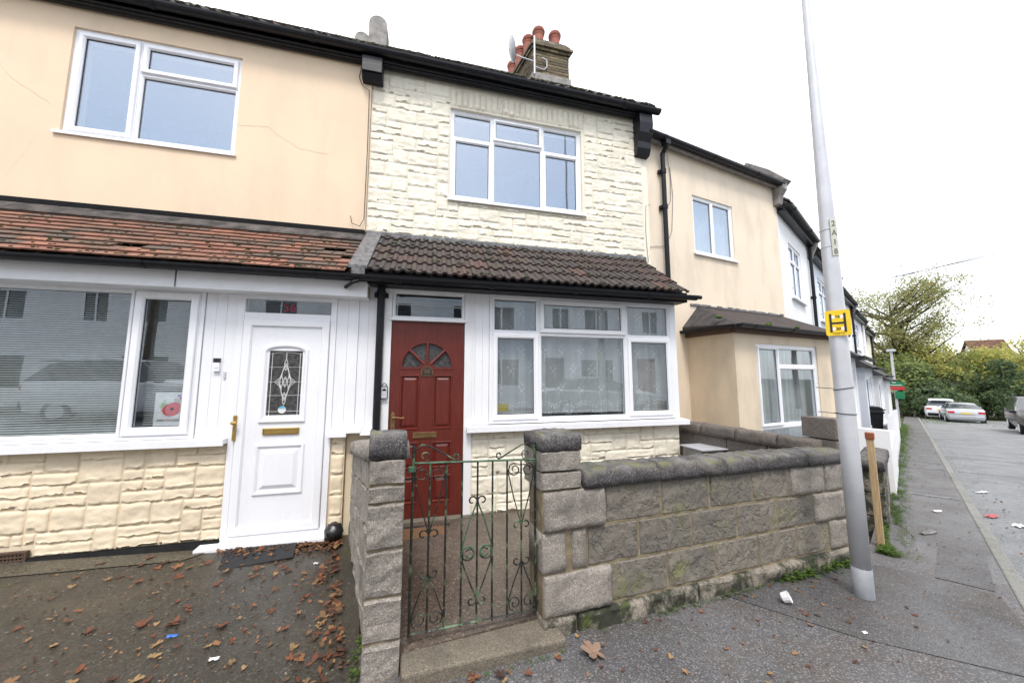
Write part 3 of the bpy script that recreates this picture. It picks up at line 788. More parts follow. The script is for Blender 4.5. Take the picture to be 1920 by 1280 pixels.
# hairline cracks in the render
mb = MB()
def crack(pts):
    p2 = []
    for a, b in zip(pts[:-1], pts[1:]):
        for i in range(8):
            t = i / 8; p2.append((a[0] + (b[0] - a[0]) * t + rng.uniform(-.008, .008), a[1] + (b[1] - a[1]) * t + rng.uniform(-.008, .008)))
    for a, b in zip(p2[:-1], p2[1:]):
        w_ = .0013; mb.quad((a[0] - w_, 4.418, a[1] - w_), (b[0] + w_, 4.418, b[1] - w_), (b[0] + w_, 4.418, b[1] + w_), (a[0] - w_, 4.418, a[1] + w_))
for c_ in ([(-2.25, 4.30), (-1.95, 4.34), (-1.6, 4.12), (-1.28, 4.10), (-1.27, 3.4)], [(-4.6, 4.9), (-4.3, 4.45), (-3.9, 4.2)], [(-4.0, 3.9), (-4.25, 3.3)]):
    mb = MB(); crack(c_); mb.build('hairline_crack', CRK, h56, fixn=False)
mb = MB(); mb.box(-6.6, 4.395, 3.105, -.80, 4.42, 3.165); mb.build('bitumen_band', 'tar', h56, bevel=.006)
mb = MB(); mb.prism([(4.42, 3.115), (4.395, 3.105), (4.27, 3.0), (4.255, 2.975), (4.42, 2.95)], 'x', -6.6, -.78); mb.build('cement_fillet', plain('old_fillet_mortar', (.115, .10, .092), .9, 0, .45, 7, .6, 50), h56)
# main roof
EY, EZ = 4.24, 5.50; RY = 8.0; RZ = EZ + (RY - EY) * math.tan(R(45.0))
def main_roof(par, x0, x1, seed, fr=None, dz=0., cols=None, mossn=70):
    rg = random.Random(seed); mb = MB(fr)
    ribbed_tiles(mb, x0, x1, EY, EZ + dz, RY, RZ + dz, .33, .15, 2, rg, .028, .018)
    mb.prism([(EY + .02, EZ + dz), (RY, RZ + dz - .02), (RY + 3.7, EZ + dz), (RY + 3.7, EZ + dz - .03), (EY + .02, EZ + dz - .03)], 'x', x0, x1)
    ro = mb.build('roof', 'rooftile', par)
    mb = MB(fr)
    for _ in range(mossn):
        s_ = rg.random() ** 2.4 * .5; x = rg.uniform(x0, x1)
        mb.ball((x, EY + (RY - EY) * s_, EZ + dz + (RZ - EZ) * s_ + .04), rg.uniform(.010, .028), 7, 5, sq=(1.6, 1.2, .7), nz=.7)
    mb.build('moss', 'moss_yellow', ro, kind='stuff', smooth=True)
    return ro
main_roof(h56, -6.6, -.78, 3, mossn=160)
mb = MB(); mb.box(-6.6, 4.365, 5.375, -.70, 4.40, 5.47); mb.box(-6.6, 4.30, 5.40, -.70, 4.365, 5.50); mb.box(-6.6, 4.33, 5.385, -.70, 4.37, 5.40); mb.build('fascia', 'black', h56, bevel=.006)
mb = MB(); gutter(mb, [(-6.6, 4.245, 5.47), (-.72, 4.245, 5.49)], .058); mb.build('gutter', 'black', h56)
mb = MB(); mb.prism([(4.42, 5.135), (4.34, 5.14), (4.29, 5.20), (4.27, 5.42), (4.42, 5.42)], 'x', -.905, -.655); mb.box(-.90, 4.262, 5.20, -.66, 4.275, 5.41); mb.build('corbel', 'black', h56, bevel=.006)
# chimney stump and party wall terminal
mb = MB(); pr = [(-.155, 7.0), (-.155, 7.72)] + [(-.155 * math.cos(a), 7.72 + .17 * math.sin(a)) for a in [math.pi * i / 10 for i in range(1, 10)]] + [(.155, 7.72), (.155, 7.0)]
mb.prism([(x - 1.025, z) for x, z in pr], 'y', 6.0, 6.3); t_ = mb.build('chimney', 'cement', h56, label='low cement rendered stack with rounded top')
mb = MB(); pr = [(-.125, 6.9), (-.125, 7.38)] + [(-.125 * math.cos(a), 7.38 + .14 * math.sin(a)) for a in [math.pi * i / 8 for i in range(1, 8)]] + [(.125, 7.38), (.125, 6.9)]
for i in range(4): mb.prism([(x * (1 - .02 * i) - 1.285 - i * .004, z - i * .008) for x, z in pr], 'y', 6.02 + i * .09, 6.105 + i * .09)
mb.build('ridge_coping', 'cement', t_)
mb = MB(); mb.prism([(-1.42, 6.98), (-1.40, 7.24), (-1.18, 7.26), (-1.17, 6.98)], 'y', 5.99, 6.01); mb.build('lead_apron', 'white_paint', t_)

# porch and bay front of number 56
YP = 3.73
mb = MB()
wall_panel(mb, -6.6, -2.03, -.4, .80, 3.76, 3.95, [])
wall_panel(mb, -.905, -.775, -.4, .78, 3.76, 3.95, [])
mb.box(-6.6, 3.95, -.4, -6.4, 4.42, 2.2); mb.box(-.77, 3.80, -.4, -.46, 3.95, 2.3); mb.box(-2.03, 3.762, -.12, -1.765, 3.95, .79); mb.build('porch_base', 'clad56', h56)
mb = MB(); rg = random.Random(5)
S56 = [(3, 1), (4, 1), (3, 2), (2, 1), (3, 1), (2, 2), (4, 1), (3, 2), (5, 1), (4, 1), (3, 1)]
for r_ in ashlar(-5.4, -1.77, -.10, .735, [(-3.42, -3.10, -.12, -.03)], .075, .093, rg, S56): stone(mb, *r_, 3.76, rg, .015)
mb.build('stone_cladding', 'clad56', h56, smooth=True)
mb = MB()
for r_ in ashlar(-.90, -.777, -.08, .78, [], .125, .098, rg, [(1, 1), (1, 2), (1, 1)]): stone(mb, *r_, 3.76, rg, .015)
mb.build('stone_cladding', 'clad56', h56, smooth=True)
mb = MB(); mb.prism([(3.70, -.4), (3.70, -.14), (3.735, -.095), (3.77, -.095), (3.77, -.4)], 'x', -6.6, -1.76); mb.build('bitumen_plinth', 'tar', h56, bevel=.004)
mb = MB(); mb.ring(-3.42, -3.07, -.125, -.035, [(0, 3.75), (0, 3.72), (.012, 3.72), (.012, 3.75)])
for i in range(3): mb.box(-3.405, 3.725, -.108 + i * .026, -3.085, 3.74, -.098 + i * .026)
for i in range(14): mb.box(-3.40 + i * .023, 3.728, -.115, -3.39 + i * .023, 3.738, -.04)
mb.build('air_vent', 'wood_dark', h56)
mb = MB()
mb.box(-6.6, 3.575, 2.135, -.60, 3.60, 2.305); mb.box(-6.6, 3.601, 2.135, -.60, 3.79, 2.146)
mb.build('porch_fascia', 'white_paint', h56, bevel=.004)
mb = MB(); mb.box(-2.19, 3.571, 2.14, -2.18, 3.576, 2.30); mb.build('fascia_joint', 'lead', h56)
for a, b in ((-2.03, -1.945), (-1.945, -1.86), (-1.86, -1.765)):
    mb = MB(); mb.box(a + .0006, 3.748, .79, b - .0006, 3.80, 2.165); mb.build('panel_board', 'upvc', h56, bevel=.002)
for a, b in ((-.905, -.80), (-.80, -.70), (-.70, -.605), (-.605, -.50)):
    mb = MB(); mb.box(a + .0006, 3.748 + (.012 if a > -.71 else 0), .80, b - .0006, 3.80, 2.165 if a < -.61 else 2.30); mb.build('panel_board', 'upvc', h56, bevel=.002)
window(h56, None, -5.6, -2.035, .80, 2.155, 3.735, [(-5.57, -2.575, .83, 2.127, False), (-2.57, -2.065, .83, 2.127, True)],
       sill=(-5.7, -1.765, .735, .075, .055), sashw=.07)
mb = MB()
for (a, b, z) in ((-.925, -.755, .765), (-.76, -.62, .80), (-.63, -.52, .775)): mb.prism([(3.78, z + .055), (3.68, z + .045), (3.68, z), (3.78, z)], 'x', a, b)
mb.build('side_sill', 'upvc', h56, bevel=.003)
# door 56
def door56():
    D0, D1 = -1.765, -.905
    mb = MB(); mb.ring(D0, D1, -.135, 2.15, [(0, 3.80), (0, 3.735), (.05, 3.735), (.056, 3.745), (.056, 3.80)])
    mb.box(D0 + .056, 3.737, 1.905, D1 - .056, 3.80, 1.965)
    fr_ = mb.build('door_frame', 'upvc', h56, bevel=.003)
    mb = MB(); mb.box(D0 + .05, 3.757, 1.96, D1 - .05, 3.763, 2.10); mb.build('transom_pane', 'glass', fr_)
    mb = MB(); put_text(mb, '56', .118, facing(-1.335, 3.752, 2.02), .003, .0008)
    mb.build('house_number', plain('maroon_numerals', (.30, .012, .05), .4), fr_)
    mb = MB(); mb.prism([(3.78, -.11), (3.625, -.125), (3.625, -.155), (3.78, -.155)], 'x', -1.90, -.885); mb.build('threshold', 'upvc', fr_, bevel=.003)
    mb = MB()
    mb.ring(D0 + .058, D1 - .058, -.075, 1.903, [(0, 3.79), (0, 3.728), (.006, 3.722), (.062, 3.722), (.074, 3.738), (.074, 3.79)])
    a, b = D0 + .125, D1 - .125
    wall_panel(mb, a, b, -.01, 1.835, 3.742, 3.775, [(-1.478, -1.192, .985, 1.60)])
    # raised lower panel
    for (x0, x1, z0, z1) in ((-1.545, -1.125, .26, .725),):
        mb.ring(x0, x1, z0, z1, [(0, 3.742), (.010, 3.728), (.024, 3.728), (.040, 3.742)]); mb.ring(x0 + .055, x1 - .055, z0 + .055, z1 - .055, [(0, 3.742), (.035, 3.725), (.15, 3.725), (.15, 3.742)]); mb.box(-1.36, 3.726, .44, -1.31, 3.74, .56)
    # arched moulding around the glass
    P = [(-1.535, .915), (-1.535, 1.615)] + [(-1.335 + .2 * math.sin(t), 1.615 + .06 * (math.cos(t) - 0) * 1.0) for t in [R(-90 + i * 18) for i in range(1, 10)]] + [(-1.135, 1.615), (-1.135, .915)]
    def off(P, k):
        cx, cz = -1.335, 1.27
        return [(cx + (x - cx) * (1 - k / .2), cz + (z - cz) * (1 - k / .36)) for x, z in P]
    lo = [[(x, 3.742, z) for x, z in P], [(x, 3.726, z) for x, z in off(P, .010)], [(x, 3.726, z) for x, z in off(P, .026)], [(x, 3.741, z) for x, z in off(P, .042)]]
    n_ = len(P)
    for l0, l1 in zip(lo[:-1], lo[1:]): mb.add(l0 + l1, [(i, (i + 1) % n_, (i + 1) % n_ + n_, i + n_) for i in range(n_)])
    leaf = mb.build('door', 'upvc', h56, label='white panelled door with leaded arched glass')
    mb = MB(); mb.box(-1.478, 3.755, .985, -1.192, 3.765, 1.60); gl = mb.build('leaded_pane', 'obscure', leaf)
    mb = MB()
    def came(pts, r_=.0035): mb.tube([(x, 3.752, z) for x, z in pts], r_, 5, flat=.6)
    cx = -1.335
    for x in (-1.455, -1.215): came([(x, .985), (x, 1.58)])
    for z in (1.02, 1.17, 1.30, 1.44): came([(-1.478, z), (-1.192, z)])
    came([(-1.478 + .286 * i / 8, 1.565 + .02 * math.sin(math.pi * i / 8)) for i in range(9)])
    came([(cx, 1.585), (cx, 1.51)]); came([(cx, 1.07), (cx, 1.02)])
    def lens(c0, c1, w_):
        for s_ in (-1, 1): came([(cx + s_ * w_ * math.sin(math.pi * i / 12), c0 + (c1 - c0) * i / 12) for i in range(13)])
    lens(1.08, 1.20, .014); lens(1.41, 1.52, .014); lens(1.14, 1.46, .045); lens(1.12, 1.34, .03); lens(1.26, 1.48, .03); lens(1.25, 1.35, .022)
    for s_ in (-1, 1):
        came([(cx + s_ * .028, 1.39), (cx + s_ * .045, 1.34), (cx + s_ * .09, 1.30), (cx + s_ * .045, 1.26), (cx + s_ * .028, 1.21)])
        came([(cx + s_ * .03, 1.36), (cx + s_ * .04, 1.33), (cx + s_ * .066, 1.30), (cx + s_ * .04, 1.27), (cx + s_ * .03, 1.24)])
    mb.build('lead_pattern', 'lead_strip', leaf)
    mb = MB(); mb.tube([(cx - .01, 3.751, 1.035), (cx - .01, 3.747, 1.035)], .034, 20); mb.build('round_sticker', 'paper', leaf)
    mb = MB(); mb.prism([(cx - .01 + .033 * math.cos(t), 1.035 + .033 * math.sin(t)) for t in [R(25 + i * 13) for i in range(11)]], 'y', 3.7455, 3.747); mb.build('sticker_band', plain('pale_blue', (.1, .5, .75), .5), leaf)
    mb = MB(); mb.ring(-1.487, -1.183, .808, .868, [(0, 3.742), (0, 3.728), (.006, 3.726), (.006, 3.742)]); mb.box(-1.479, 3.732, .815, -1.191, 3.742, .861)
    mb.box(-1.36, 3.722, .825, -1.31, 3.732, .832); lb = mb.build('letterbox', 'brass', leaf)
    mb = MB(); mb.box(-1.724, 3.712, .765, -1.694, 3.722, .995); mb.tube([(-1.709, 3.722, .925), (-1.709, 3.685, .925)], .009, 8); mb.ball((-1.700, 3.672, .93), .018, 10, 7, sq=(1.5, 1, 1))
    mb.tube([(-1.709, 3.711, .83), (-1.709, 3.706, .83)], .011, 10); mb.build('handle', 'brass', leaf, bevel=.004, smooth=False)
door56()
# porch roof of clay tiles
mb = MB(); rg = random.Random(21)
plain_tiles(mb, -6.6, -.785, 3.50, 2.335, 4.30, 2.955, .108, .215, rg)
pr_ = mb.build('porch_roof', 'claytile', h56)
mb = MB(); mb.prism([(3.53, 2.32), (4.40, 2.99), (4.40, 2.3), (3.73, 2.22)], 'x', -6.6, -.785); mb.build('roof_deck', 'wood_dark', pr_)
mb = MB(); moss_on(mb, -6.0, -.8, 3.50, 2.335, 4.34, 2.985, 420, rg, (.005, .014), 1.9, .101); mb.build('moss', 'moss', pr_, kind='stuff', smooth=True)
mb = MB(); gutter(mb, [(-6.6, 3.475, 2.305), (-.60, 3.475, 2.325)], .05, joints=1.3); mb.box(-6.6, 3.545, 2.285, -.6, 3.56, 2.34); mb.build('porch_gutter', 'black_plastic', h56)
mb = MB(); mb.tube([(-.66, 3.46, 2.27), (-.71, 3.46, 2.25), (-.80, 3.56, 2.22)], .017, 8); mb.build('gutter_lamp', 'black_plastic', h56)

# things at number 56
mb = MB(); mb.box(-1.925, 3.722, 1.40, -1.875, 3.748, 1.48, mi=0); mb.box(-1.924, 3.720, 1.482, -1.876, 3.748, 1.52, mi=1); mb.tube([(-1.90, 3.7225, 1.44), (-1.90, 3.718, 1.44)], .013, 14, mi=0)
tag(mb.build('doorbell', ['upvc', 'sign_black']), 'white video doorbell with black top beside the white door', 'doorbell')
mb = MB(); mb.box(-1.842, 3.735, 1.335, -1.826, 3.748, 1.395); tag(mb.build('bell_bracket', 'galv'), 'tiny grey bracket on the white panel just below the doorbell', 'bracket')
# venetian blind, poster
def blind(x0, x1, z0, z1, y, label):
    mb = MB(); z = z0
    while z < z1: mb.prism([(y - .011, z - .0045), (y, z - .001), (y + .011, z + .0045), (y + .011, z + .0055), (y, z + .0005), (y - .011, z - .0035)], 'x', x0, x1); z += .0205
    b = mb.build('venetian_blind', 'blind', None, label, 'blind')
    return b
blind(-5.5, -2.64, .86, 2.10, 3.87, 'wide cream venetian blind behind the big pane of the cream house')
blind(-2.50, -2.09, .92, 2.09, 3.87, 'narrow cream venetian blind behind the side casement with the poppy poster')
mb = MB(); A4x, A4z = -2.365, .905
mb.box(A4x, 3.775, A4z, A4x + .215, 3.777, A4z + .30, mi=0)
def disc(cx, cz, r1, r2, mi, y=3.7742, rot=0, n=18):
    mb.add([(cx + r1 * math.cos(2 * math.pi * i / n) * math.cos(rot) - r2 * math.sin(2 * math.pi * i / n) * math.sin(rot), y, cz + r1 * math.cos(2 * math.pi * i / n) * math.sin(rot) + r2 * math.sin(2 * math.pi * i / n) * math.cos(rot)) for i in range(n)], [tuple(range(n))], mi)
disc(A4x + .125, A4z + .145, .068, .055, 1); disc(A4x + .14, A4z + .168, .058, .042, 1, 3.7738, .4); disc(A4x + .132, A4z + .155, .015, .013, 3, 3.7730)
disc(A4x + .06, A4z + .20, .045, .014, 4, 3.7736, 1.1); disc(A4x + .178, A4z + .272, .012, .010, 2, 3.7736); disc(A4x + .19, A4z + .252, .009, .010, 1, 3.7735)
put_text(mb, 'EVERY', .020, facing(A4x + .055, 3.7735, A4z + .055), .001, 0, 1, 3); put_text(mb, 'POPPY', .020, facing(A4x + .108, 3.7735, A4z + .055), .001, 0, .9, 1); put_text(mb, 'COUNTS', .020, facing(A4x + .165, 3.7735, A4z + .055), .001, 0, .9, 3)
mb.build('poster', ['paper', plain('poppy_red', (.75, .12, .13), .6), plain('poster_blue', (.1, .2, .6), .6), 'sign_black', plain('poster_green', (.5, .7, .4), .6)], None, 'white paper poster of a red poppy taped inside the side casement', 'poster', fixn=False)
mb = MB(); mb.ball((-.815, 3.66, -.09), .085, 14, 10, sq=(1, 1, .9), nz=.25); mb.build('rubbish_bag', plain('black_bin_bag', (.02, .02, .022), .25, 0, .2, 20, .8, 26), None, 'small black knotted rubbish bag against the stone beside the white door', 'bag', smooth=True)
mb = MB(); mb.prism([(-1.66, 3.62), (-1.54, 3.27), (-1.05, 3.36), (-1.12, 3.68)], 'z', -.150, -.138)
mb.build('door_mat', 'rubber', None, 'black rubber mat strewn with leaves in front of the white door', 'door mat', bevel=.003)
# the wire between the two houses
mb = MB(); mb.tube([(-.93, 4.40, 5.36), (-.95, 4.40, 5.2), (-.91, 4.40, 5.1), (-.82, 4.39, 5.03), (-.812, 4.39, 4.2), (-.815, 4.39, 3.3), (-.86, 4.39, 3.2), (-.95, 4.39, 3.23), (-.97, 4.39, 3.32)], .0045, 6)
mb.build('cable', 'rubber', h56)

# =================================================================== stone clad house (number 58)
h58 = thing('terraced_house', 'cream stone-clad terraced house with brown porch tiles and red door numbered 58', 'house', (1.2, 4.42, -.15), 0, 'terraced houses along the street')
WU = (.224, 2.173, 3.726, 5.06)
mb = MB()
wall_panel(mb, -.795, 3.20, 2.6, 5.42, 4.445, 4.68, [WU])
mb.box(3.20, 4.45, -.4, 3.30, 8.1, 5.45); mb.box(-.595, 7.9, -.4, 3.2, 8.1, 5.5)
mb.build('wall', 'clad58', h58)
mb = MB(); mb.box(-.59, 4.68, 2.55, 3.2, 7.9, 2.75); mb.box(-.59, 4.68, 5.42, 3.2, 7.9, 5.48); mb.box(-.59, 6.4, -.15, 3.2, 6.5, 5.42); mb.build('interior', 'interior', h58)
mb = MB(); rg = random.Random(8)
S58 = [(3, 1), (3, 2), (4, 2), (2, 1), (3, 2), (2, 2), (3, 1), (4, 1), (2, 1), (3, 2), (2, 2)]
hl = (WU[0] - .01, WU[1] + .04, 3.70, 5.38)
for r_ in clip_rects(ashlar(-.79, 3.195, 3.165, 5.37, [], .095, .0955, rg, S58), [hl]): stone(mb, *r_, 4.445, rg, .015)
n_ = 24
for i in range(n_):
    a = hl[0] + (hl[1] - hl[0]) * i / n_; b = hl[0] + (hl[1] - hl[0]) * (i + 1) / n_
    stone(mb, a, b, 5.075, 5.335 + rg.uniform(-.01, .01), 4.445, rg, .024)
mb.build('stone_cladding', 'clad58', h58, smooth=True)
x0, x1, z0, z1 = WU
c1, c2 = .817, 1.566; e = .028
window(h58, None, x0, x1, z0, z1, 4.485,
       [(x0 + e, c1, 4.64, z1 - e, False), (x0 + e, c1, z0 + e, 4.64, True), (c1, c2, 4.68, z1 - e, True), (c1, c2, z0 + e, 4.68, False), (c2, x1 - e, 4.64, z1 - e, False), (c2, x1 - e, z0 + e, 4.64, True)],
       sill=(x0 - .02, x1 + .05, z0 - .03, .085, .03), glassm='glass_up', sashw=.045)
mb = MB(); mb.box(-.79, 4.405, 3.085, 3.20, 4.445, 3.165); mb.build('flashing', 'lead', h58, bevel=.01)
main_roof(h58, -.76, 3.36, 4, mossn=240)
mb = MB(); mb.box(-.70, 4.365, 5.375, 3.22, 4.40, 5.47); mb.box(-.70, 4.30, 5.40, 3.30, 4.365, 5.50); mb.box(-.70, 4.33, 5.385, 3.22, 4.37, 5.40); mb.build('fascia', 'black', h58, bevel=.006)
mb = MB(); gutter(mb, [(-.72, 4.245, 5.49), (3.42, 4.245, 5.47)], .058); mb.build('gutter', 'black', h58)
mb = MB(); mb.prism([(4.45, 4.78), (4.37, 4.79), (4.33, 4.88), (4.325, 4.98), (4.27, 5.10), (4.25, 5.25), (4.26, 5.40), (4.45, 5.40)], 'x', 3.075, 3.305); mb.build('corbel', 'black', h58, bevel=.006)
# chimney
SHE = Matrix(((1, -.25, 0, .25 * 7.15), (0, 1, 0, 0), (0, 0, 1, 0), (0, 0, 0, 1)))
mb = MB(SHE); CX0, CX1, CY0, CY1 = 2.28, 3.22, 7.15, 9.6
rg = random.Random(9)
def brick_course(mb, x0, x1, y0, y1, z, h, odd):
    L_ = .225; g = .011
    def run(a, b, f):
        p = a - (L_ / 2 if odd else 0)
        while p < b - .01:
            q0 = max(p, a); q1 = min(p + L_, b); p += L_
            if q1 - q0 > .04: f(q0 + g / 2, q1 - g / 2)
    run(x0, x1, lambda a, b: mb.box(a, y0 + rg.uniform(-.006, .004), z + g, b, y0 + .1, z + h)); run(y0 + .101, y1, lambda a, b: mb.box(x0 + rg.uniform(-.006, .004), a, z + g, x0 + .1, b, z + h))
    run(y0 + .101, y1, lambda a, b: mb.box(x1 - .1, a, z + g, x1 + rg.uniform(-.004, .006), b, z + h))
z = 8.62
for i in range(11):
    o_ = [0, 0, 0, 0, 0, 0, 0, 0, .035, .075, .035][i]
    brick_course(mb, CX0 - o_, CX1 + o_, CY0 - o_, CY1 + o_, z, .075, i % 2); z += .075
TOPZ = z
ch = mb.build('chimney', 'brick', h58, bevel=.006)
mb = MB(SHE); mb.box(CX0 + .012, CY0 + .012, 8.3, CX1 - .012, CY1, TOPZ - .02); mb.build('mortar_core', 'mortar', ch)
mb = MB(SHE); mb.box(CX0 - .02, CY0 - .03, 7.6, CX1 + .03, CY1, 8.62); mb.build('rendered_base', 'cement', ch, bevel=.02)
mb = MB(SHE); mb.prism([(CX0 - .03, TOPZ), (CX0 + .1, TOPZ + .06), (CX1 - .1, TOPZ + .06), (CX1 + .03, TOPZ)], 'y', CY0 - .03, CY1); mb.build('flaunching', 'block_base', ch)
for i, (px, py) in enumerate([(2.50, 7.36), (2.93, 7.36), (2.31, 7.62), (2.74, 7.9), (2.19, 7.95), (2.10, 8.42)]):
    mb = MB(); mb.lathe([(.14, 0), (.138, .06), (.128, .10), (.124, .34), (.134, .37), (.136, .40), (.154, .43), (.162, .48), (.147, .52), (.115, .52), (.10, .35)], (px, py, TOPZ + .02 - i * .0), 20)
    mb.build('chimney_pot', 'terracotta', ch, smooth=False)
mb = MB(); mb.tube([(2.30, 7.08, 8.50), (2.30, 7.08, 9.5)], .022, 10); mb.tube([(2.30, 7.10, 8.72), (2.55, 7.13, 8.72), (2.62, 7.11, 8.78), (2.62, 7.10, 8.95), (2.5, 7.10, 9.0)], .014, 8); mb.tube([(2.3, 7.1, 9.05), (2.3, 7.16, 9.05)], .02, 8)
tag(mb.build('mast', 'galv'), 'pale aerial mast clamped to the front of the brick chimney', 'aerial mast')
mb = MB(); C_ = Vector((1.72, 7.2, 9.12)); dn = Vector((.94, -.1, .30)).normalized(); a = dn.orthogonal().normalized(); b = dn.cross(a)
vs = []
for i in range(7):
    for j in range(24):
        rr = .26 * i / 6; th = 2 * math.pi * j / 24; vs.append(C_ + (a * math.cos(th) + b * math.sin(th)) * rr + dn * (.07 * (i / 6) ** 2))
fs = [(i * 24 + j, i * 24 + (j + 1) % 24, (i + 1) * 24 + (j + 1) % 24, (i + 1) * 24 + j) for i in range(6) for j in range(24)]
mb.add(vs, fs); mb.add([v - dn * .012 for v in vs], [f[::-1] for f in fs])
sd = mb.build('satellite_dish', 'galv', None, 'grey satellite dish fixed beside the brick chimney', 'satellite dish', smooth=True, fixn=False)
ROOT[sd] = Matrix.Translation(sd.location)
mb = MB(); mb.tube([C_ - dn * .02, C_ + Vector((.16, 0, -.10)), (2.0, 7.12, 8.9), (2.30, 7.1, 8.85)], .014, 8); mb.build('arm', 'galv', sd)

# ---- porch 58
mb = MB()
wall_panel(mb, .47, 3.06, -.3, .775, 3.76, 3.95, [(1.15, 1.42, .08, .13)])
mb.box(3.06, 3.77, -.3, 3.10, 4.45, 2.30)
mb.build('porch_base', 'clad58', h58)
mb = MB(); rg = random.Random(15)
for r_ in clip_rects(ashlar(.475, 3.095, -.10, .765, [], .095, .096, rg, S58), [(1.15, 1.42, .08, .125)]): stone(mb, *r_, 3.76, rg, .015)
mb.build('stone_cladding', 'clad58', h58, smooth=True)
mb = MB(); mb.box(1.15, 3.75, .075, 1.42, 3.77, .13)
for i in range(9): mb.box(1.158 + i * .03, 3.742, .08, 1.168 + i * .03, 3.752, .125)
mb.build('air_vent', 'wood_dark', h58)
for a, b in ((.505, .585), (.585, .66)):
    mb = MB(); mb.box(a + .0006, 3.745, .83, b - .0006, 3.80, 2.28); mb.build('panel_board', 'upvc', h58, bevel=.002)
X0, X1, Z0, Z1 = .662, 3.035, .838, 2.285
ca, cb = 1.243, 2.375
window(h58, None, X0, X1, Z0, Z1, 3.735,
       [(X0 + e, ca, 1.845, Z1 - e, False), (X0 + e, ca, Z0 + e, 1.845, True), (ca, cb, 1.845, Z1 - e, True), (ca, cb, Z0 + e, 1.845, False), (cb, X1 - e, 1.835, Z1 - e, False), (cb, X1 - e, Z0 + e, 1.835, True)],
       sill=(.415, 3.17, .765, .085, .055))
mb = MB(); mb.box(3.035, 3.737, .83, 3.10, 3.80, 2.285); mb.build('corner_post', 'upvc', h58, bevel=.003)
mb = MB(); mb.box(-.80, 3.76, 2.29, 3.10, 3.95, 2.50); mb.build('lintel', 'white_paint', h58)
def door58():
    D0, D1 = -.375, .385
    mb = MB()
    mb.box(-.452, 3.738, -.10, D0 - .003, 3.82, 2.30); mb.box(D1 + .003, 3.738, -.10, .470, 3.82, 2.30); mb.box(D0 - .003, 3.740, 2.262, D1 + .003, 3.82, 2.298)
    mb.box(D0 - .02, 3.715, 1.938, D1 + .02, 3.82, 1.965); mb.box(.47, 3.745, .83, .505, 3.8, 2.29)
    mb.ring(D0, D1, 1.965, 2.262, [(0, 3.80), (0, 3.752), (.018, 3.752), (.03, 3.765), (.03, 3.80)])
    fr_ = mb.build('door_frame', 'white_paint', h58, bevel=.003)
    mb = MB(); mb.box(D0 + .025, 3.772, 1.99, D1 - .025, 3.777, 2.237); mb.build('transom_pane', 'glass', fr_)
    mb = MB(); mb.tube([(D0 + .02, 3.765, 2.115), (D1 - .02, 3.765, 2.108)], .004, 6); mb.build('transom_bar', 'lead_strip', fr_)
    mb = MB(); mb.box(-.45, 3.68, -.13, .47, 3.80, -.082); mb.build('threshold', 'concrete', fr_, bevel=.005)
    # leaf : face at 3.762, panels recessed; fan light opening
    cx, cz, rr = -.005, 1.448, .268
    mb = MB(); yf, yb = 3.762, 3.802
    hs = [(-.285, -.075, .955, 1.375), (.065, .275, .955, 1.375), (-.285, -.075, .10, .66), (.065, .275, .10, .66)]
    hs = [(-.275, -.075, .80, 1.37), (.065, .265, .80, 1.37), (-.275, -.075, .40, .675), (.065, .265, .40, .675), (-.275, -.075, .06, .33), (.065, .265, .06, .33)]
    wall_panel(mb, D0, D1, -.078, cz, yf, yb, hs)
    wall_panel(mb, D0, cx - rr, cz, 1.934, yf, yb, []); wall_panel(mb, cx + rr, D1, cz, 1.934, yf, yb, []); wall_panel(mb, cx - rr, cx + rr, cz + rr + .02, 1.934, yf, yb, [])
    n = 20; arc = [(cx - rr * math.cos(math.pi * i / n), cz + rr * math.sin(math.pi * i / n)) for i in range(n + 1)]
    for a, b in zip(arc[:-1], arc[1:]):
        T_ = cz + rr + .02
        mb.quad((a[0], yf, a[1]), (b[0], yf, b[1]), (b[0], yf, T_), (a[0], yf, T_)); mb.quad((a[0], yf, a[1]), (b[0], yf, b[1]), (b[0], yb, b[1]), (a[0], yb, a[1]))
    for (a, b, c, d_) in hs: 
        mb.ring(a, b, c, d_, [(0, yf + .001), (.005, yf - .005), (.014, yf - .005), (.024, yf + .014), (.024, yf + .016), (0, yf + .016)])
        mb.ring(a + .024, b - .024, c + .024, d_ - .024, [(0, yf + .014), (.028, yf + .002), (.06, yf + .002), (.06, yf + .02), (0, yf + .02)])
        mb.box(a + .05, yf + .003, c + .05, b - .05, yf + .02, d_ - .05)
    # fan mouldings: outer bead, spokes, hub
    for ro in (rr - .004,):
        mb.tube([(cx - ro * math.cos(math.pi * i / n), yf + .002, cz + ro * math.sin(math.pi * i / n)) for i in range(n + 1)], .011, 6)
    mb.box(cx - rr - .02, yf - .006, cz - .022, cx + rr + .02, yf + .02, cz + .004)
    for ang in (45, 90, 135):
        c_, s_ = math.cos(R(ang)), math.sin(R(ang)); mb.tube([(cx + .05 * c_, yf + .004, cz + .05 * s_), (cx + (rr - .002) * c_, yf + .004, cz + (rr - .002) * s_)], .017, 8)
    mb.prism([(cx + .075 * math.cos(math.pi * i / 10), cz + .075 * math.sin(math.pi * i / 10)) for i in range(11)], 'y', yf - .004, yf + .02)
    leaf = mb.build('door', 'reddoor', h58, label='red brown panelled door with fan light')
    mb = MB(); mb.add([(x, yf + .022, z) for x, z in arc], [tuple(range(len(arc)))]); mb.build('fan_light_pane', 'obscure', leaf, fixn=False)
    mb = MB(); zz = 1.405
    sh = [(-.06, -.048), (-.06, .018), (-.046, .022), (-.040, .036), (-.020, .050), (0, .054), (.020, .050), (.040, .036), (.046, .022), (.06, .018), (.06, -.048)]
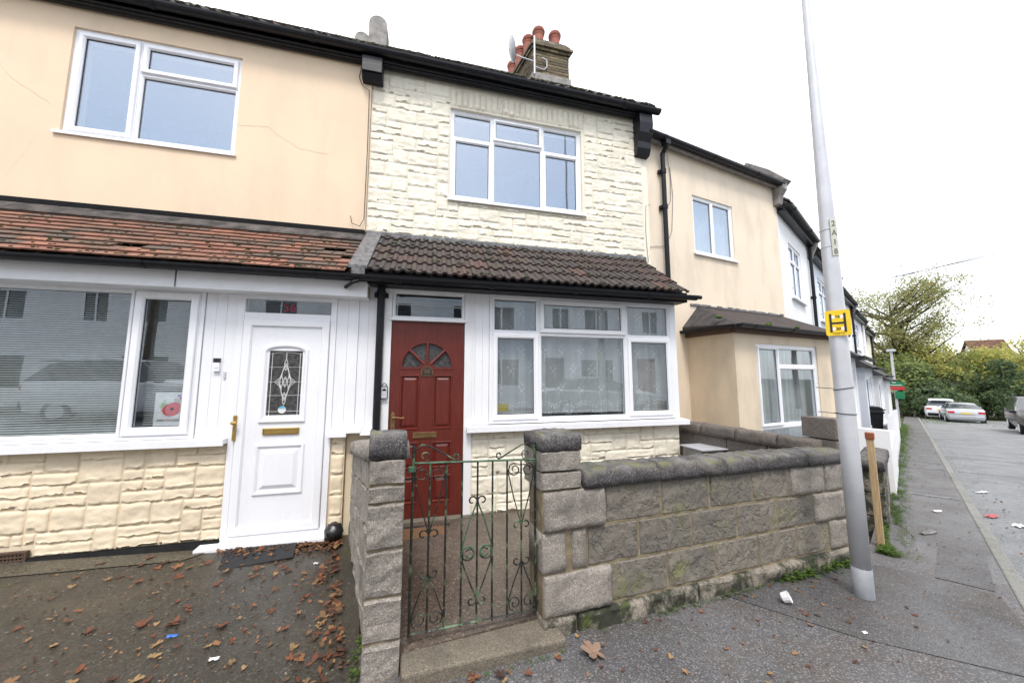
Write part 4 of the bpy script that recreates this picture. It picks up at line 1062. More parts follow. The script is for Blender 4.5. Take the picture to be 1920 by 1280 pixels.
    mb.prism([(cx + x, zz + z) for x, z in sh], 'y', yf - .011, yf - .004, mi=1); mb.prism([(cx + x * .88, zz + .002 + z * .86) for x, z in sh], 'y', yf - .014, yf - .010, mi=0)
    put_text(mb, '58', .062, facing(cx, yf - .0155, zz), .002, .0012, 1, 1); mb.build('number_plaque', ['sign_black', 'old_brass'], leaf)
    mb = MB(); mb.ring(-.132, .108, .715, .775, [(0, yf), (0, yf - .008), (.010, yf - .009), (.010, yf)]); mb.box(-.122, yf - .004, .725, .098, yf, .765, mi=0); mb.ring(-.10, .08, .732, .758, [(0, yf - .004), (.003, yf - .009), (.006, yf - .004)]); mb.build('letterbox', 'old_brass', leaf)
    mb = MB(); pl = [(-.355, .74), (-.355, .965), (-.345, .985), (-.335, .99), (-.325, .985), (-.315, .965), (-.315, .74)]
    mb.prism(pl, 'y', yf - .010, yf); mb.tube([(-.335, yf - .01, .935), (-.335, yf - .05, .935), (-.30, yf - .055, .937), (-.25, yf - .05, .928), (-.222, yf - .05, .935)], [.009, .009, .008, .007, .006], 8); mb.build('handle', 'old_brass', leaf)
    mb = MB(); mb.tube([(-.335, yf - .0115, .835), (-.335, yf - .0105, .835)], .006, 8); mb.box(-.338, yf - .0115, .80, -.332, yf - .0105, .83); mb.build('keyhole', 'sign_black', leaf)
    for z in (1.62, .75, .15):
        mb = MB(); mb.box(D1 - .004, 3.750, z, D1 + .008, 3.76, z + .10); mb.build('hinge', 'old_brass', leaf)
door58()
mb = MB(); pipe(mb, -.485, 3.69, -.25, 2.30, .036, (2.16,)); mb.build('downpipe', 'black_plastic', h58)
mb = MB(); rg = random.Random(31)
ribbed_tiles(mb, -.60, 3.12, 3.50, 2.385, 4.40, 3.10, .255, .108, 2, rg, .026, .015); pr8 = mb.build('porch_roof', 'conctile', h58)
mb = MB(); mb.prism([(3.53, 2.375), (4.42, 3.085), (4.42, 2.30), (3.56, 2.28)], 'x', -.60, 3.08); mb.build('roof_deck', 'black', pr8)
mb = MB(); moss_on(mb, -.58, 3.05, 3.50, 2.385, 4.40, 3.10, 260, rg, (.006, .016), 1.0, .225); mb.build('moss', 'moss', pr8, kind='stuff', smooth=True)
mb = MB(); mb.prism([(3.50, 2.40), (4.42, 3.13), (4.42, 3.15), (3.50, 2.44)], 'x', -.775, -.60); mb.prism([(3.50, 2.30), (4.42, 3.0), (4.42, 3.13), (3.50, 2.40)], 'x', -.745, -.62)
mb.build('party_flashing', 'lead', h58, bevel=.006)
mb = MB(); gutter(mb, [(-.64, 3.475, 2.325), (3.20, 3.475, 2.335)], .052, joints=.95); mb.box(-.60, 3.545, 2.27, 3.13, 3.565, 2.39); mb.box(-.45, 3.56, 2.275, 3.13, 3.74, 2.288); mb.tube([(3.20, 3.475, 2.325), (3.27, 3.475, 2.325)], .024, 10); mb.build('porch_gutter', 'black_plastic', h58)
# things at 58
curtain(None, X0 + .03, X1 - .03, .915, 2.25, 3.86, 'white lace net curtain with flower sprays behind the wide ground floor window', folds=8)
mb = MB(); mb.box(-.448, 3.70, 1.135, -.395, 3.738, 1.245, mi=0); mb.box(-.452, 3.71, 1.13, -.391, 3.736, 1.25, mi=1); mb.prism([(-.4215 + .019 * math.cos(math.pi * i / 8), 1.215 + .014 * math.sin(math.pi * i / 8)) for i in range(9)] + [(-.4405, 1.208), (-.4025, 1.208)], 'y', 3.698, 3.701, mi=1)
mb.tube([(-.445, 3.72, 1.245), (-.44, 3.72, 1.27), (-.4215, 3.72, 1.285), (-.403, 3.72, 1.27), (-.398, 3.72, 1.245)], .004, 6, mi=1)
mb.build('key_safe', ['galv', 'black_plastic'], None, 'grey key safe with black rim beside the red door', 'key safe')
mb = MB(); mb.box(.762, 3.752, .97, .88, 3.753, 1.05)
st = mb.build('window_sticker', plain('yellow_sticker', (.50, .40, .08), .6), None, 'small yellow notice sticker low in the left casement beside the red door', 'sticker')
def mat_at(cx, cy, w_, d_, rz, z):
    fr = frame(cx, cy, z, rz); t = thing('door_mat', 'brown coir mat with black rubber border on the path below the red door', 'door mat', (cx, cy, z), R(rz))
    mb = MB(fr); mb.box(-w_ / 2, -d_ / 2, 0, w_ / 2, d_ / 2, .009)
    for i in range(20):
        for (yy) in (-d_ / 2 + .025, d_ / 2 - .025): mb.box(-w_ / 2 + .02 + i * w_ / 20.5, yy - .012, .009, -w_ / 2 + .03 + i * w_ / 20.5, yy + .012, .013)
    for i in range(10):
        for xx in (-w_ / 2 + .03, w_ / 2 - .03): mb.box(xx - .018, -d_ / 2 + .03 + i * d_ / 10.5, .009, xx + .018, -d_ / 2 + .04 + i * d_ / 10.5, .013)
    mb.build('rubber_border', 'rubber', t)
    mb = MB(fr); mb.box(-w_ / 2 + .065, -d_ / 2 + .055, .009, w_ / 2 - .065, d_ / 2 - .055, .016); mb.build('coir_centre', 'coir', t, bevel=.003)
mat_at(-.10, 3.42, .72, .36, -2, -.10)

# =================================================================== garden walls, gate, step (number 58)
WF = frame(-.285, 1.905, 0, 6.57)      # s along the wall, y into the garden
SL = -.026                              # everything in the wall falls with the street
def block(mb, s0, s1, z0, z1, y0, y1, rg, rough=.012, mi=None, dens=.035, sl=SL, rag=.006, faces='f'):
    """one rock faced block, front face towards -y; a closed box with a displaced face"""
    g = .007; s0 += g; s1 -= g; z0 += g; z1 -= g
    nx = max(2, int((s1 - s0) / dens)); nz_ = max(2, int((z1 - z0) / dens)); ph = rg.random() * 40
    us = [0, .02] + [i / nx for i in range(1, nx)] + [.98, 1]; ws = [0, .04] + [i / nz_ for i in range(1, nz_)] + [.96, 1]
    vs = []
    for u in us:
        for v in ws:
            x = s0 + u * (s1 - s0); z = z0 + v * (z1 - z0)
            ed = (u in (0, 1)) or (v in (0, 1))
            t = -.004 if ed else rough * (.6 + 1.1 * noise.noise(Vector((x * 7, z * 9, ph))) + .6 * noise.noise(Vector((x * 21, z * 24, ph))))
            if ed: x += rag * .5 * noise.noise(Vector((z * 30, ph, 1))); z += rag * noise.noise(Vector((x * 25, ph, 5)))
            vs.append((x, y0 - t, z + sl * x))
    k = len(ws); n = len(us)
    fs = [(i * k + j, (i + 1) * k + j, (i + 1) * k + j + 1, i * k + j + 1) for i in range(n - 1) for j in range(k - 1)]
    o = len(vs)
    vs += [(s0, y1, z0 + sl * s0), (s1, y1, z0 + sl * s1), (s1, y1, z1 + sl * s1), (s0, y1, z1 + sl * s0)]
    fs += [(o, o + 3, o + 2, o + 1), tuple([i * k for i in range(n)][::-1] + [o, o + 1]), tuple([i * k + k - 1 for i in range(n)] + [o + 2, o + 3]),
           tuple([j for j in range(k)] + [o + 3, o]), tuple([(n - 1) * k + j for j in range(k)][::-1] + [o + 1, o + 2])]
    mb.add(vs, fs, mi)
def coping_piece(mb, s0, s1, y0, y1, z0, h, rg, sl=SL, mi=None):
    """rounded top coping"""
    g = .004; s0 += g; s1 -= g; nx = max(3, int((s1 - s0) / .035)); ph = rg.random() * 30
    w_ = y1 - y0; pro = [(0, 0), (0, .35), (.005, .65), (.05, .86), (.14, .97), (.32, 1.0), (.68, 1.0), (.86, .97), (.95, .86), (.995, .65), (1, .35), (1, 0)]
    vs = []
    for i in range(nx + 1):
        x = s0 + (s1 - s0) * i / nx
        for (a, b) in pro:
            q = Vector((x * 11, a * 3, b * 2 + ph)); d_ = .008 * noise.noise(q) + .012 * noise.noise(q * 3.1) + .008 * noise.noise(q * 7)
            vs.append((x, y0 + a * w_ + (a - .5) * d_ * 2, z0 + b * h + (d_ if b > .5 else 0) + sl * x))
    k = len(pro)
    mb.add(vs, [(i * k + j, (i + 1) * k + j, (i + 1) * k + (j + 1) % k, i * k + (j + 1) % k) for i in range(nx) for j in range(k)] + [tuple(range(k))[::-1], tuple(range(nx * k, nx * k + k))], mi)

fw = thing('garden_wall', 'low grey patterned block garden wall with black mossy coping in front of the stone-clad house', 'garden wall', (.673, 2.015, -.15), R(6.57), 'garden walls')
rg = random.Random(41)
SP = .965; SE = SP + .285; END = 3.93
rows = [(.455, .692), (.218, .455), (-.018, .218)]
mb = MB(WF)   # patterned blocks
pat = [(SE + .17, [.46, .45, .45, .45, .45]), (SE + .03, [.40, .46, .45, .46, .45]), (SE + .20, [.46, .44, .45, .46, .42])]
ends = []
for (z0, z1), (s_, ws) in zip(rows, pat):
    for w_ in ws:
        if s_ + w_ > END - .25: break
        block(mb, s_, s_ + w_, z0, z1, .012, .11, rg, .0075, dens=.05, rag=.002); s_ += w_
    ends.append(s_)
mb.build('patterned_blocks', 'pattern', fw, smooth=False, bevel=.004)
mb = MB(WF)
block(mb, SP + .01, SE + .17, .455, .692, -.005, .11, rg, .022)
block(mb, SP + .0, SP + .165, .218, .455, -.002, .2, rg, .014); block(mb, SP + .20, SE + .025, .218, .455, 0, .11, rg, .012)
block(mb, SP + .01, SE + .20, -.018, .218, -.006, .11, rg, .02)
for (z0, z1), s_ in zip(rows, ends):
    while s_ < END - .02:
        e_ = min(END, s_ + .44); block(mb, s_, e_, z0, z1, .004, .11, rg, .018); s_ = e_
mb.build('rough_blocks', 'block', fw, smooth=True)
mb = MB(WF); mb.box(SP + .012, .0135, -.5, END - .01, .20, .70, SL); mb.box(SP + .008, .0035, -.03, SE + .035, .0135, .69, SL); mb.build('mortar', 'mortar', fw)
mb = MB(WF); s_ = SP
block(mb, SP, SP + .23, -.35, -.018, -.005, .2, rg, .014)
s_ = SP + .23
for w_ in (.50, .46, .52, .44, .50, .5):
    e_ = min(END, s_ + w_); block(mb, s_, e_, -.42, -.018, -.012, .1, rg, .024, dens=.022, rag=.004); s_ = e_
mb.build('plinth', 'block_base', fw, smooth=True)
mb = MB(WF); s_ = SE + .004
for w_ in (.60, .62, .46, .50, .55): coping_piece(mb, s_, min(s_ + w_, END + .02), -.024, .225, .693, .108, rg); s_ += w_
mb.build('coping', 'coping', fw, smooth=True)
mb = MB(WF)
for (z0, z1) in ((.692, .80), (.80, .925)): block(mb, SP - .004, SE - .002, z0, z1, -.004, .26, rg, .010); mb.box(SP + .004, .003, z0 + .005, SE - .008, .264, z1 - .005, SL)
pi = mb.build('pier', 'block', fw, smooth=False)
mb = MB(WF); coping_piece(mb, SP - .004, SE + .002, -.007, .268, .925, .10, rg); mb.build('pier_cap', 'coping', pi, smooth=True)

# side wall between the two forecourts, with the left gate pier
sw = thing('garden_wall', 'grey stone block wall running to the house between the leafy driveway and the gate', 'garden wall', (-.2, 1.95, -.15), R(6.57), 'garden walls')
mb = MB(WF); z = -.42
for i, z1 in enumerate((.055, .262, .487, .712)):
    block(mb, .004, .192, z, z1, -.002, .24, rg, .014 if i else .01, sl=-.03); z = z1
block(mb, .004, .192, .712, .80, -.002, .24, rg, .02, sl=-.03)
block(mb, .006, .190, .80, .93, -.002, .24, rg, .012, sl=-.03)
mb.build('pier', 'block', sw, smooth=False, bevel=.004)
mb = MB(WF); mb.box(.01, .006, -.4, .186, .23, .92, -.03); mb.build('mortar', 'mortar', sw)
mb = MB(WF); coping_piece(mb, .002, .196, -.006, .245, .93, .125, rg, -.03); mb.build('pier_cap', 'coping', sw, smooth=True)
SWF = frame(-.285, 2.12, 0, 90 + 14.2)      # runs from the pier to the house: local x away from the road, local -y is its right side
mb = MB(SWF @ Matrix.Scale(-1, 4, (0, 1, 0)))
for r_i, (z0, z1) in enumerate(((-.40, .02), (.02, .245), (.245, .47), (.47, .695), (.695, .87))):
    s_ = .0
    while s_ < 1.66:
        e_ = min(1.67, s_ + (.44 if s_ or r_i % 2 else .22)); block(mb, s_, e_, z0, z1, .0, .09, rg, .010, sl=-.16); s_ = e_
mb.build('left_face_blocks', 'block', sw, smooth=False)
mb = MB(SWF @ Matrix.Scale(-1, 4, (0, 1, 0))); mb.box(.0, .006, -.4, 1.66, .16, .86, -.16); mb.build('wall_core', 'mortar', sw)
mb = MB(SWF @ Matrix.Scale(-1, 4, (0, 1, 0))); s_ = .0
for w_ in (.42, .42, .42, .41): coping_piece(mb, s_, s_ + w_, -.03, .20, .87, .115, rg, -.16); s_ += w_
mb.build('coping', 'block', sw, smooth=True)

# wall towards the peach house, with its end pier
ew = thing('garden_wall', 'dark brown block wall with rounded coping behind the patterned wall, beside the peach house', 'garden wall', (3.6, 2.4, -.2), 0, 'garden walls')
EF = frame(3.66, 2.50, 0, 90 + 11)
mb = MB(EF)
for r_i, (z0, z1) in enumerate(((-.4, -.05), (-.05, .18), (.18, .41), (.41, .635))):
    s_ = .0
    while s_ < 1.6:
        e_ = min(1.62, s_ + (.43 if s_ or r_i % 2 else .22)); mb.box(s_ + .005, .0, z0 + .005, e_ - .005, .1, z1 - .005, .01); s_ = e_
# the visible side is the garden side (local +y)
for r_i, (z0, z1) in enumerate(((-.4, -.05), (-.05, .18), (.18, .41), (.41, .635))):
    s_ = .0
    while s_ < 1.6:
        e_ = min(1.62, s_ + (.43 if s_ or r_i % 2 else .22)); mb.box(s_ + .005, .102, z0 + .005, e_ - .005, .145, z1 - .005, .01); s_ = e_
mb.build('blockwork', 'block_dark', ew, bevel=.006)
mb = MB(EF); mb.box(0, .008, -.4, 1.62, .137, .63, .01); mb.build('mortar', 'felt_side', ew)
mb = MB(EF); s_ = .0
for w_ in (.33, .42, .42, .42): coping_piece(mb, s_, s_ + w_, -.02, .165, .635, .125, rg, .01); s_ += w_
mb.build('coping', 'block_dark', ew, smooth=True)
mb = MB(WF); 
for z0, z1 in ((-.4, .2), (.2, .43), (.43, .655), (.655, .87), (.87, 1.07)): block(mb, END + .01, END + .255, z0, z1, .03, .30, rg, .008, sl=SL)
mb.build('pier', 'block_dark', ew, bevel=.006)
# meter box
mb = MB(); mb.box(3.02, 3.32, -.12, 3.33, 3.62, .515); mbx = tag(mb.build('meter_box', 'cement', bevel=.008), 'grey cement meter box with white lid behind the patterned garden wall', 'meter box')
ROOT[mbx] = Matrix.Translation(mbx.location)
mb = MB(); mb.box(3.0, 3.29, .517, 3.355, 3.65, .532); mb.build('lid', plain('pale_grey_lid', (.45, .46, .48), .5), mbx, bevel=.004)

# step
st = MB(WF); st.box(.19, -.105, -.30, 1.07, .16, -.035, SL * 2.2)
st.build('gate_step', 'concrete', None, 'worn concrete step under the iron gate', 'step', bevel=.012)

# iron gate
gate = thing('garden_gate', 'narrow wrought iron scroll gate with flaking green and black paint', 'gate', (-.06, 1.99, -.05), R(6.57))
GY = .07; G0, G1 = .232, .958; GS = -.05; GT, GB = .878, .003
def GP(s_, z, dy=0): return (s_, GY + dy, z + GS * (s_ - G0))
def gt(mb, pts, r_=.0055, n=6, fl=None): mb.tube([GP(*p) for p in pts], r_, n, flat=fl)
bars = [G0 + (G1 - G0) * i / 8 for i in range(9)]
for i, b in enumerate(bars):
    mb = MB(WF); top = GT + (.10 if i in (0, 8) else 0); gt(mb, [(b, GB), (b, (GB + top) / 2), (b, top)], .0075 if i in (0, 8) else .0058, 8); mb.build('bar', 'iron', gate)
mb = MB(WF); mb.tube([GP(G0, GT), GP(G1 + .02, GT)], .010, 4, flat=.6); mb.build('top_rail', 'iron_green', gate)
mb = MB(WF); mb.tube([GP(G0, GB + .01), GP(G1, GB + .01)], .009, 4, flat=.6); mb.build('bottom_rail', 'iron', gate)
def spiral(cx, cz, r0, r1, a0, turns, n=26):
    return [(cx + (r0 + (r1 - r0) * i / n) * math.cos(R(a0 + 360 * turns * i / n)), cz + (r0 + (r1 - r0) * i / n) * math.sin(R(a0 + 360 * turns * i / n))) for i in range(n + 1)]
def scroll(pts, r_=.0045, name='scroll', mat='iron'): 
    mb = MB(WF); gt(mb, pts, r_, 6, .8); mb.build(name, mat, gate)
def vee(cb, up=True, ztop=None, zbot=None):
    """V shaped pair: big curls at the open end between the outer bars, small curls where they meet"""
    w_ = bars[1] - bars[0]; sg = 1 if up else -1
    zo, zc = (ztop, zbot) if up else (zbot, ztop)          # open end, closed end
    for s_ in (-1, 1):
        p = spiral(cb + s_ * .043, zo - sg * .042, .014, .040, (90 if s_ > 0 else 90) * sg + s_ * sg * 200, -s_ * sg * 1.1)
        q = spiral(cb + s_ * .035, zc + sg * .005, .026, .009, (180 if s_ > 0 else 0) , s_ * sg * -1.1 * -1)
        big = [(cb + s_ * .043 + r_ * math.cos(a), zo - sg * .046 + sg * r_ * math.sin(a)) for r_, a in [(.012 + .026 * i / 22, math.pi * (.5 - s_ * .5) + s_ * (-2.2 * math.pi + 2.2 * math.pi * i / 22)) for i in range(23)]]
        line = [(cb + s_ * w_ * .93, zo - sg * .06), (cb + s_ * w_ * .55, zo - sg * (.06 + (abs(zo - zc) - .08) * .5)), (cb + s_ * .006, zc + sg * .02)]
        scroll(big); scroll([(cb + s_ * .046, zo - sg * .008), (cb + s_ * w_ * .8, zo - sg * .02)] + line)
        scroll([(cb + s_ * .006, zc + sg * .02)] + [(cb + s_ * .03 + r_ * math.cos(a), zc + sg * (r_ * math.sin(a))) for r_, a in [(.028 - .018 * i / 16, math.pi * (.5 + s_ * .5) - s_ * (1.7 * math.pi * i / 16)) for i in range(17)]])
for cb in (bars[1], bars[7]): vee(cb, True, GT - .01, .50); vee(cb, False, .30, GB + .02)
cb = bars[4]; w_ = bars[1] - bars[0]
for s_ in (-1, 1):
    for (z_end, z_mid, sg) in ((.66, .42, 1), (.12, .33, -1)):
        scroll([(cb + s_ * .006, z_end - sg * .02), (cb + s_ * w_ * .45, z_end - sg * .10), (cb + s_ * w_ * .93, z_mid + sg * .0), (cb + s_ * w_ * .9, z_mid - sg * .05)], .0045, 'scroll', 'iron_green' if sg > 0 else 'iron')
        scroll([(cb + s_ * .006, z_end - sg * .02)] + [(cb + s_ * .03 + r_ * math.cos(a), z_end - sg * .002 + sg * (r_ * math.sin(a))) for r_, a in [(.028 - .018 * i / 16, math.pi * (.5 + s_ * .5) - s_ * (1.6 * math.pi * i / 16)) for i in range(17)]])
        scroll([(cb + s_ * .048 + r_ * math.cos(a), (z_mid - sg * .045) + sg * (r_ * math.sin(a))) for r_, a in [(.044 - .026 * i / 22, (0 if s_ > 0 else math.pi) + s_ * (-.3 + 1.9 * math.pi * i / 22)) for i in range(23)]], .0055 if sg > 0 else .0045, 'scroll', 'iron_green' if sg > 0 else 'iron')
for s_, b0 in ((1, bars[0]), (-1, bars[8])):
    P = [(0.0, .02), (.012, .075), (.045, .098), (.09, .088), (.16, .05), (.215, .018), (.235, .01), (.25, .022), (.245, .04), (.23, .043), (.222, .032)]
    scroll([(b0 + s_ * x, GT + z) for x, z in P], .005, 'crest_scroll')
    scroll([(b0 + s_ * (.06 + r_ * math.cos(a)), GT + .035 + r_ * math.sin(a)) for r_, a in [(.03 - .018 * i / 18, -1.2 + 1.7 * math.pi * i / 18) for i in range(19)]], .0045, 'crest_scroll')
mb = MB(WF); mb.box(G0 - .028, GY - .013, GT - .045, G0 + .014, GY + .013, GT - .015); mb.build('latch', 'iron_green', gate, bevel=.003)
for z in (GT - .01, GB + .05):
    mb = MB(WF); mb.tube([GP(G1 + .005, z), GP(G1 + .035, z)], .007, 6); mb.build('hinge', 'iron', gate)

# =================================================================== lamp column with its signs
PX, PY = 3.06, 1.93; PG = gz(PX, PY)
lamp = thing('lamp_column', 'tall tapering grey steel street column on the pavement at the end of the patterned wall', 'lamp column', (PX, PY, PG))
mb = MB(); mb.tube([(PX, PY, PG + .20), (PX, PY, .9), (PX, PY, 1.7), (PX, PY, 2.5), (PX, PY, 3.45), (PX, PY, 4.5), (PX, PY, 6.5), (PX, PY, 8.0)], [.0555, .0555, .0555, .050, .037, .025, .022, .02], 28, cap=True)
mb.build('shaft', 'galv', lamp, smooth=True)
mb = MB(); mb.tube([(PX, PY, PG - .15), (PX, PY, PG + .02), (PX, PY, PG + .20)], [.061, .060, .0575], 28); mb.build('base_sleeve', 'galv_base', lamp, smooth=True)
mb = MB(); mb.tube([(PX, PY, 8.0), (PX + .1, PY - .2, 8.3), (PX + .4, PY - .9, 8.45)], .02, 10); mb.build('bracket_arm', 'galv', lamp)
# hydrant sign: faces the camera side of the street
HV = Vector((-.80, -.60, 0)).normalized(); ha = math.degrees(math.atan2(HV.x, -HV.y))
HF = Matrix.Translation((PX, PY, 1.755)) @ Matrix.Rotation(math.atan2(HV.y, HV.x) + math.pi / 2, 4, 'Z')
hs_ = thing('hydrant_sign', 'square yellow hydrant sign with a black H strapped to the street column', 'hydrant sign', (PX, PY, 1.66))
mb = MB(HF); q = .013; a = .0705; c = .096
pl = []
for (cx, cz, a0) in ((a - q, c - q, 0), (-a + q, c - q, 90), (-a + q, -c + q, 180), (a - q, -c + q, 270)):
    pl += [(cx + q * math.cos(R(a0 + t)), cz + q * math.sin(R(a0 + t))) for t in (0, 30, 60, 90)]
mb.prism(pl, 'y', -.066, -.0595); mb.build('plate', 'yellow', hs_)
mb = MB(HF)
for x in (-.040, .0385): mb.box(x - .0065, -.068, -.070, x + .0065, -.066, .072)
mb.box(-.0335, -.0682, -.008, .032, -.066, .006); mb.build('letter_h', 'sign_black', hs_)
mb = MB(HF); put_text(mb, '75', .026, facing(0, -.0675, .046), .0015, .0006, 1.0); put_text(mb, '20', .026, facing(0, -.0675, -.045), .0015, .0006, 1.0)
put_text(mb, 'VOGTO', .017, facing(0, -.0675, -.079), .001, 0, 1.1); mb.build('figures', 'wood_dark', hs_)
mb = MB(HF)
for (x, z) in ((-.024, .046), (.024, .046), (-.024, -.045), (.024, -.045)): mb.box(x - .008, -.0667, z - .012, x + .008, -.066, z + .012)
mb.build('number_tile', 'upvc', hs_)
# vertical reflective number strip further up
HF2 = Matrix.Translation((PX, PY, 2.43)) @ Matrix.Rotation(math.atan2(HV.y, HV.x) + math.pi / 2 + .55, 4, 'Z')
ns = thing('number_strip', 'narrow faded vertical number strip tied high on the street column', 'number plate', (PX, PY, 2.3))
mb = MB(HF2); mb.box(-.022, -.056, -.15, .022, -.053, .15); mb.build('plate', plain('faded_cream_plastic', (.62, .63, .52), .5), ns)
mb = MB(HF2)
for i, ch_ in enumerate('2A18'): put_text(mb, ch_, .062, facing(0, -.0575, .105 - .075 * i), .001, .001, .9)
mb.build('characters', plain('faded_black_letters', (.20, .19, .17), .6), ns)
for z in (2.36, 2.50):
    mb = MB(); mb.lathe([(.0535, 0), (.0545, .002), (.0545, .005), (.0535, .007)], (PX, PY, z), 20); mb.build('strap', 'galv', ns)
for i, (z, dz) in enumerate(((1.26, .012), (1.075, -.002))):
    mb = MB(); n_ = 24
    mb.tube([(PX + .058 * math.cos(2 * math.pi * j / n_), PY + .058 * math.sin(2 * math.pi * j / n_), z + dz * math.cos(2 * math.pi * j / n_ + 1)) for j in range(n_ + 1)], .003, 5, cap=False)
    mb.tube([(PX + .058 * math.cos(2.6), PY + .058 * math.sin(2.6), z), (PX - .13, PY + .10, z + .008)], .0026, 5)
    mb.build('cable_tie', 'black_plastic', None, ('upper' if i == 0 else 'lower') + ' black cable tie round the street column below the yellow sign', 'cable tie')

# =================================================================== peach house (number 60), turned by ten degrees
h60 = thing('terraced_house', 'pale peach rendered house with flat dark bay roof beside the stone-clad house', 'house', (3.2, 4.45, -.3), R(10.35), 'terraced houses along the street')
F6 = frame(3.2, 4.45, 0, 10.35)
W6 = 3.59
BU0, BU1, BV = .841, 3.50, -.74
mb = MB(F6)
wall_panel(mb, .0, W6, -.6, 5.30, 0, .25, [(1.13, 2.185, 3.425, 4.447), (BU0 + .25, BU1 - .25, .2, 1.9)])
mb.box(0, 3.6, -.6, W6, 3.8, 5.3); mb.box(W6 - .001, .25, -.6, W6 + .15, 3.8, 5.3)
mb.build('wall', 'peach_pale', h60)
mb = MB(F6); mb.box(.1, .26, 2.55, W6 - .1, 3.6, 2.7); mb.box(.1, .26, 5.28, W6 - .1, 3.6, 5.34); mb.box(.1, 2.4, -.4, W6 - .1, 2.5, 5.3); mb.build('interior', 'interior', h60)
window(h60, F6, 1.13, 2.185, 3.425, 4.447, .02, [(1.155, 1.655, 3.45, 4.42, False), (1.655, 2.16, 3.45, 4.42, False)], outer=.025, sill=(1.10, 2.24, 3.385, .06, .03), glassm='glass_up', fixw=.035)
curtain(F6, 1.15, 2.17, 3.45, 4.43, .16, 'plain white net curtain in the upstairs window of the peach house', flowers=False, folds=14)
E2 = 5.135
mb = MB(F6); mb.prism([(-.16, E2 + .04), (3.4, E2 + 3.4), (3.4, E2 + 3.3), (-.1, E2 - .02)], 'x', .02, W6 + .1)
ro = mb.build('roof', 'rooftile', h60)
mb = MB(F6)
for i in range(26): mb.prism([(-.19, E2 + .05), (.22, E2 + .44), (.22, E2 + .40), (-.19, E2 + .025)], 'x', .03 + i * .14, .03 + i * .14 + .13)
mb.build('eaves_tiles', 'rooftile', h60)
mb = MB(F6); mb.box(.02, -.10, E2 - .06, W6, -.08, E2 + .04); mb.box(.02, -.08, E2 - .03, W6, .0, E2 - .015); mb.build('fascia', 'cement', h60)
mb = MB(F6); gutter(mb, [(.02, -.16, E2 + .02), (W6 - .02, -.16, E2 + .01)], .055, joints=1.2); mb.build('gutter', 'black', h60)
mb = MB(F6); pipe(mb, .40, -.07, 2.35, 4.95, .036, (4.0, 4.6)); mb.tube([(.40, -.16, 5.08), (.40, -.16, 5.02), (.40, -.08, 4.94)], .034, 10); mb.box(.35, -.2, 5.03, .45, -.1, 5.11); mb.build('downpipe', 'black_plastic', h60)
mb = MB(F6); mb.prism([(0, E2 - .40), (-.10, E2 - .38), (-.13, E2 - .22), (-.20, E2 - .12), (-.2, E2 + .02), (0, E2 + .02)], 'x', W6 - .10, W6 + .03); mb.build('corbel', 'cement', h60)
mb = MB(F6); mb.prism([(-.2, E2 + .10), (.1, E2 + .48), (.5, E2 + .86), (.6, E2 + .7), (0, E2 - .05)], 'x', W6 - .02, W6 + .22); mb.build('party_wall_top', 'cement', h60)
mb = MB(F6); mb.tube([(.55, -.02, E2 - .03), (.62, -.015, 4.6), (.60, -.012, 4.2), (.45, -.012, 4.0), (.33, -.012, 3.98)], .004, 5)
mb.tube([(.62, -.012, 4.8), (.66, -.012, 4.3), (.60, -.012, 3.7), (.45, -.012, 3.42), (.12, -.012, 3.36), (.05, -.012, 3.1), (.03, -.012, 2.6)], .004, 5)
mb.tube([(.05, -.012, 3.1), (.03, -.012, 3.6), (.05, -.012, 4.0), (.15, -.012, 4.05)], .0035, 5); mb.build('cable', 'lead', h60)
# bay
WB = (1.325, 2.935, .30, 1.835)
mb = MB(F6)
wall_panel(mb, BU0, BU1, -.6, 1.98, BV, BV + .12, [WB]); mb.box(BU0, BV + .12, -.6, BU0 + .12, 0, 1.98); mb.box(BU1 - .12, BV + .12, -.6, BU1, 0, 1.98)
mb.build('bay', 'bay_render', h60)
a, b, c, d_ = WB; e = .028; m_ = 1.89
window(h60, F6, a, b, c, d_, BV + .02, [(a + e, m_, .62, d_ - e, True), (m_, b - e, 1.50, d_ - e, False), (m_, b - e, .62, 1.50, False), (a + e, b - e, c + e, .62, False)], fixw=.04, sashw=.045)
curtain(F6, a + .02, b - .02, .32, 1.80, BV + .2, 'pleated grey-white curtain behind the ground floor bay window of the peach house', flowers=False, folds=26, amp=.02, name='curtain')
mb = MB(F6)
mb.box(BU0 - .03, BV - .05, 1.965, BU1 + .05, BV + .01, 2.04); mb.box(BU0 - .05, BV + .01, 1.965, BU0 + .01, 0, 2.04)
bf = mb.build('bay_fascia', 'wood_dark', h60)
mb = MB(F6)
RT = 2.50
eL, eR, eF = BU0 - .10, BU1 + .08, BV - .12
mb.add([(eL, eF, 2.07), (eR, eF, 2.07), (BU1 + .08, 0, RT), (BU0 + .28, 0, RT), (eL, 0, 2.13)], [(0, 1, 2, 3)], 0)
mb.add([(eL, eF, 2.07), (BU0 + .28, 0, RT), (eL, 0, 2.13)], [(0, 1, 2)], 1)
mb.add([(eL, eF, 2.03), (eR, eF, 2.03), (eR, 0, 2.03), (eL, 0, 2.03), (eL, eF, 2.07), (eR, eF, 2.07), (eR, 0, RT), (eL, 0, 2.13)], [(0, 1, 2, 3), (0, 4, 5, 1), (1, 5, 6, 2), (0, 3, 7, 4)], 0)
mb.build('bay_roof', ['felt', 'felt_side'], h60)
mb = MB(F6); gutter(mb, [(eL, eF - .035, 2.07), (eR, eF - .035, 2.05)], .048, joints=.9); gutter(mb, [(eL - .03, .02, 2.07), (eL - .03, eF, 2.06)], .045, joints=.5); mb.build('bay_gutter', 'black_plastic', h60)
mb = MB(F6); rg = random.Random(3); x = BU0 + .1
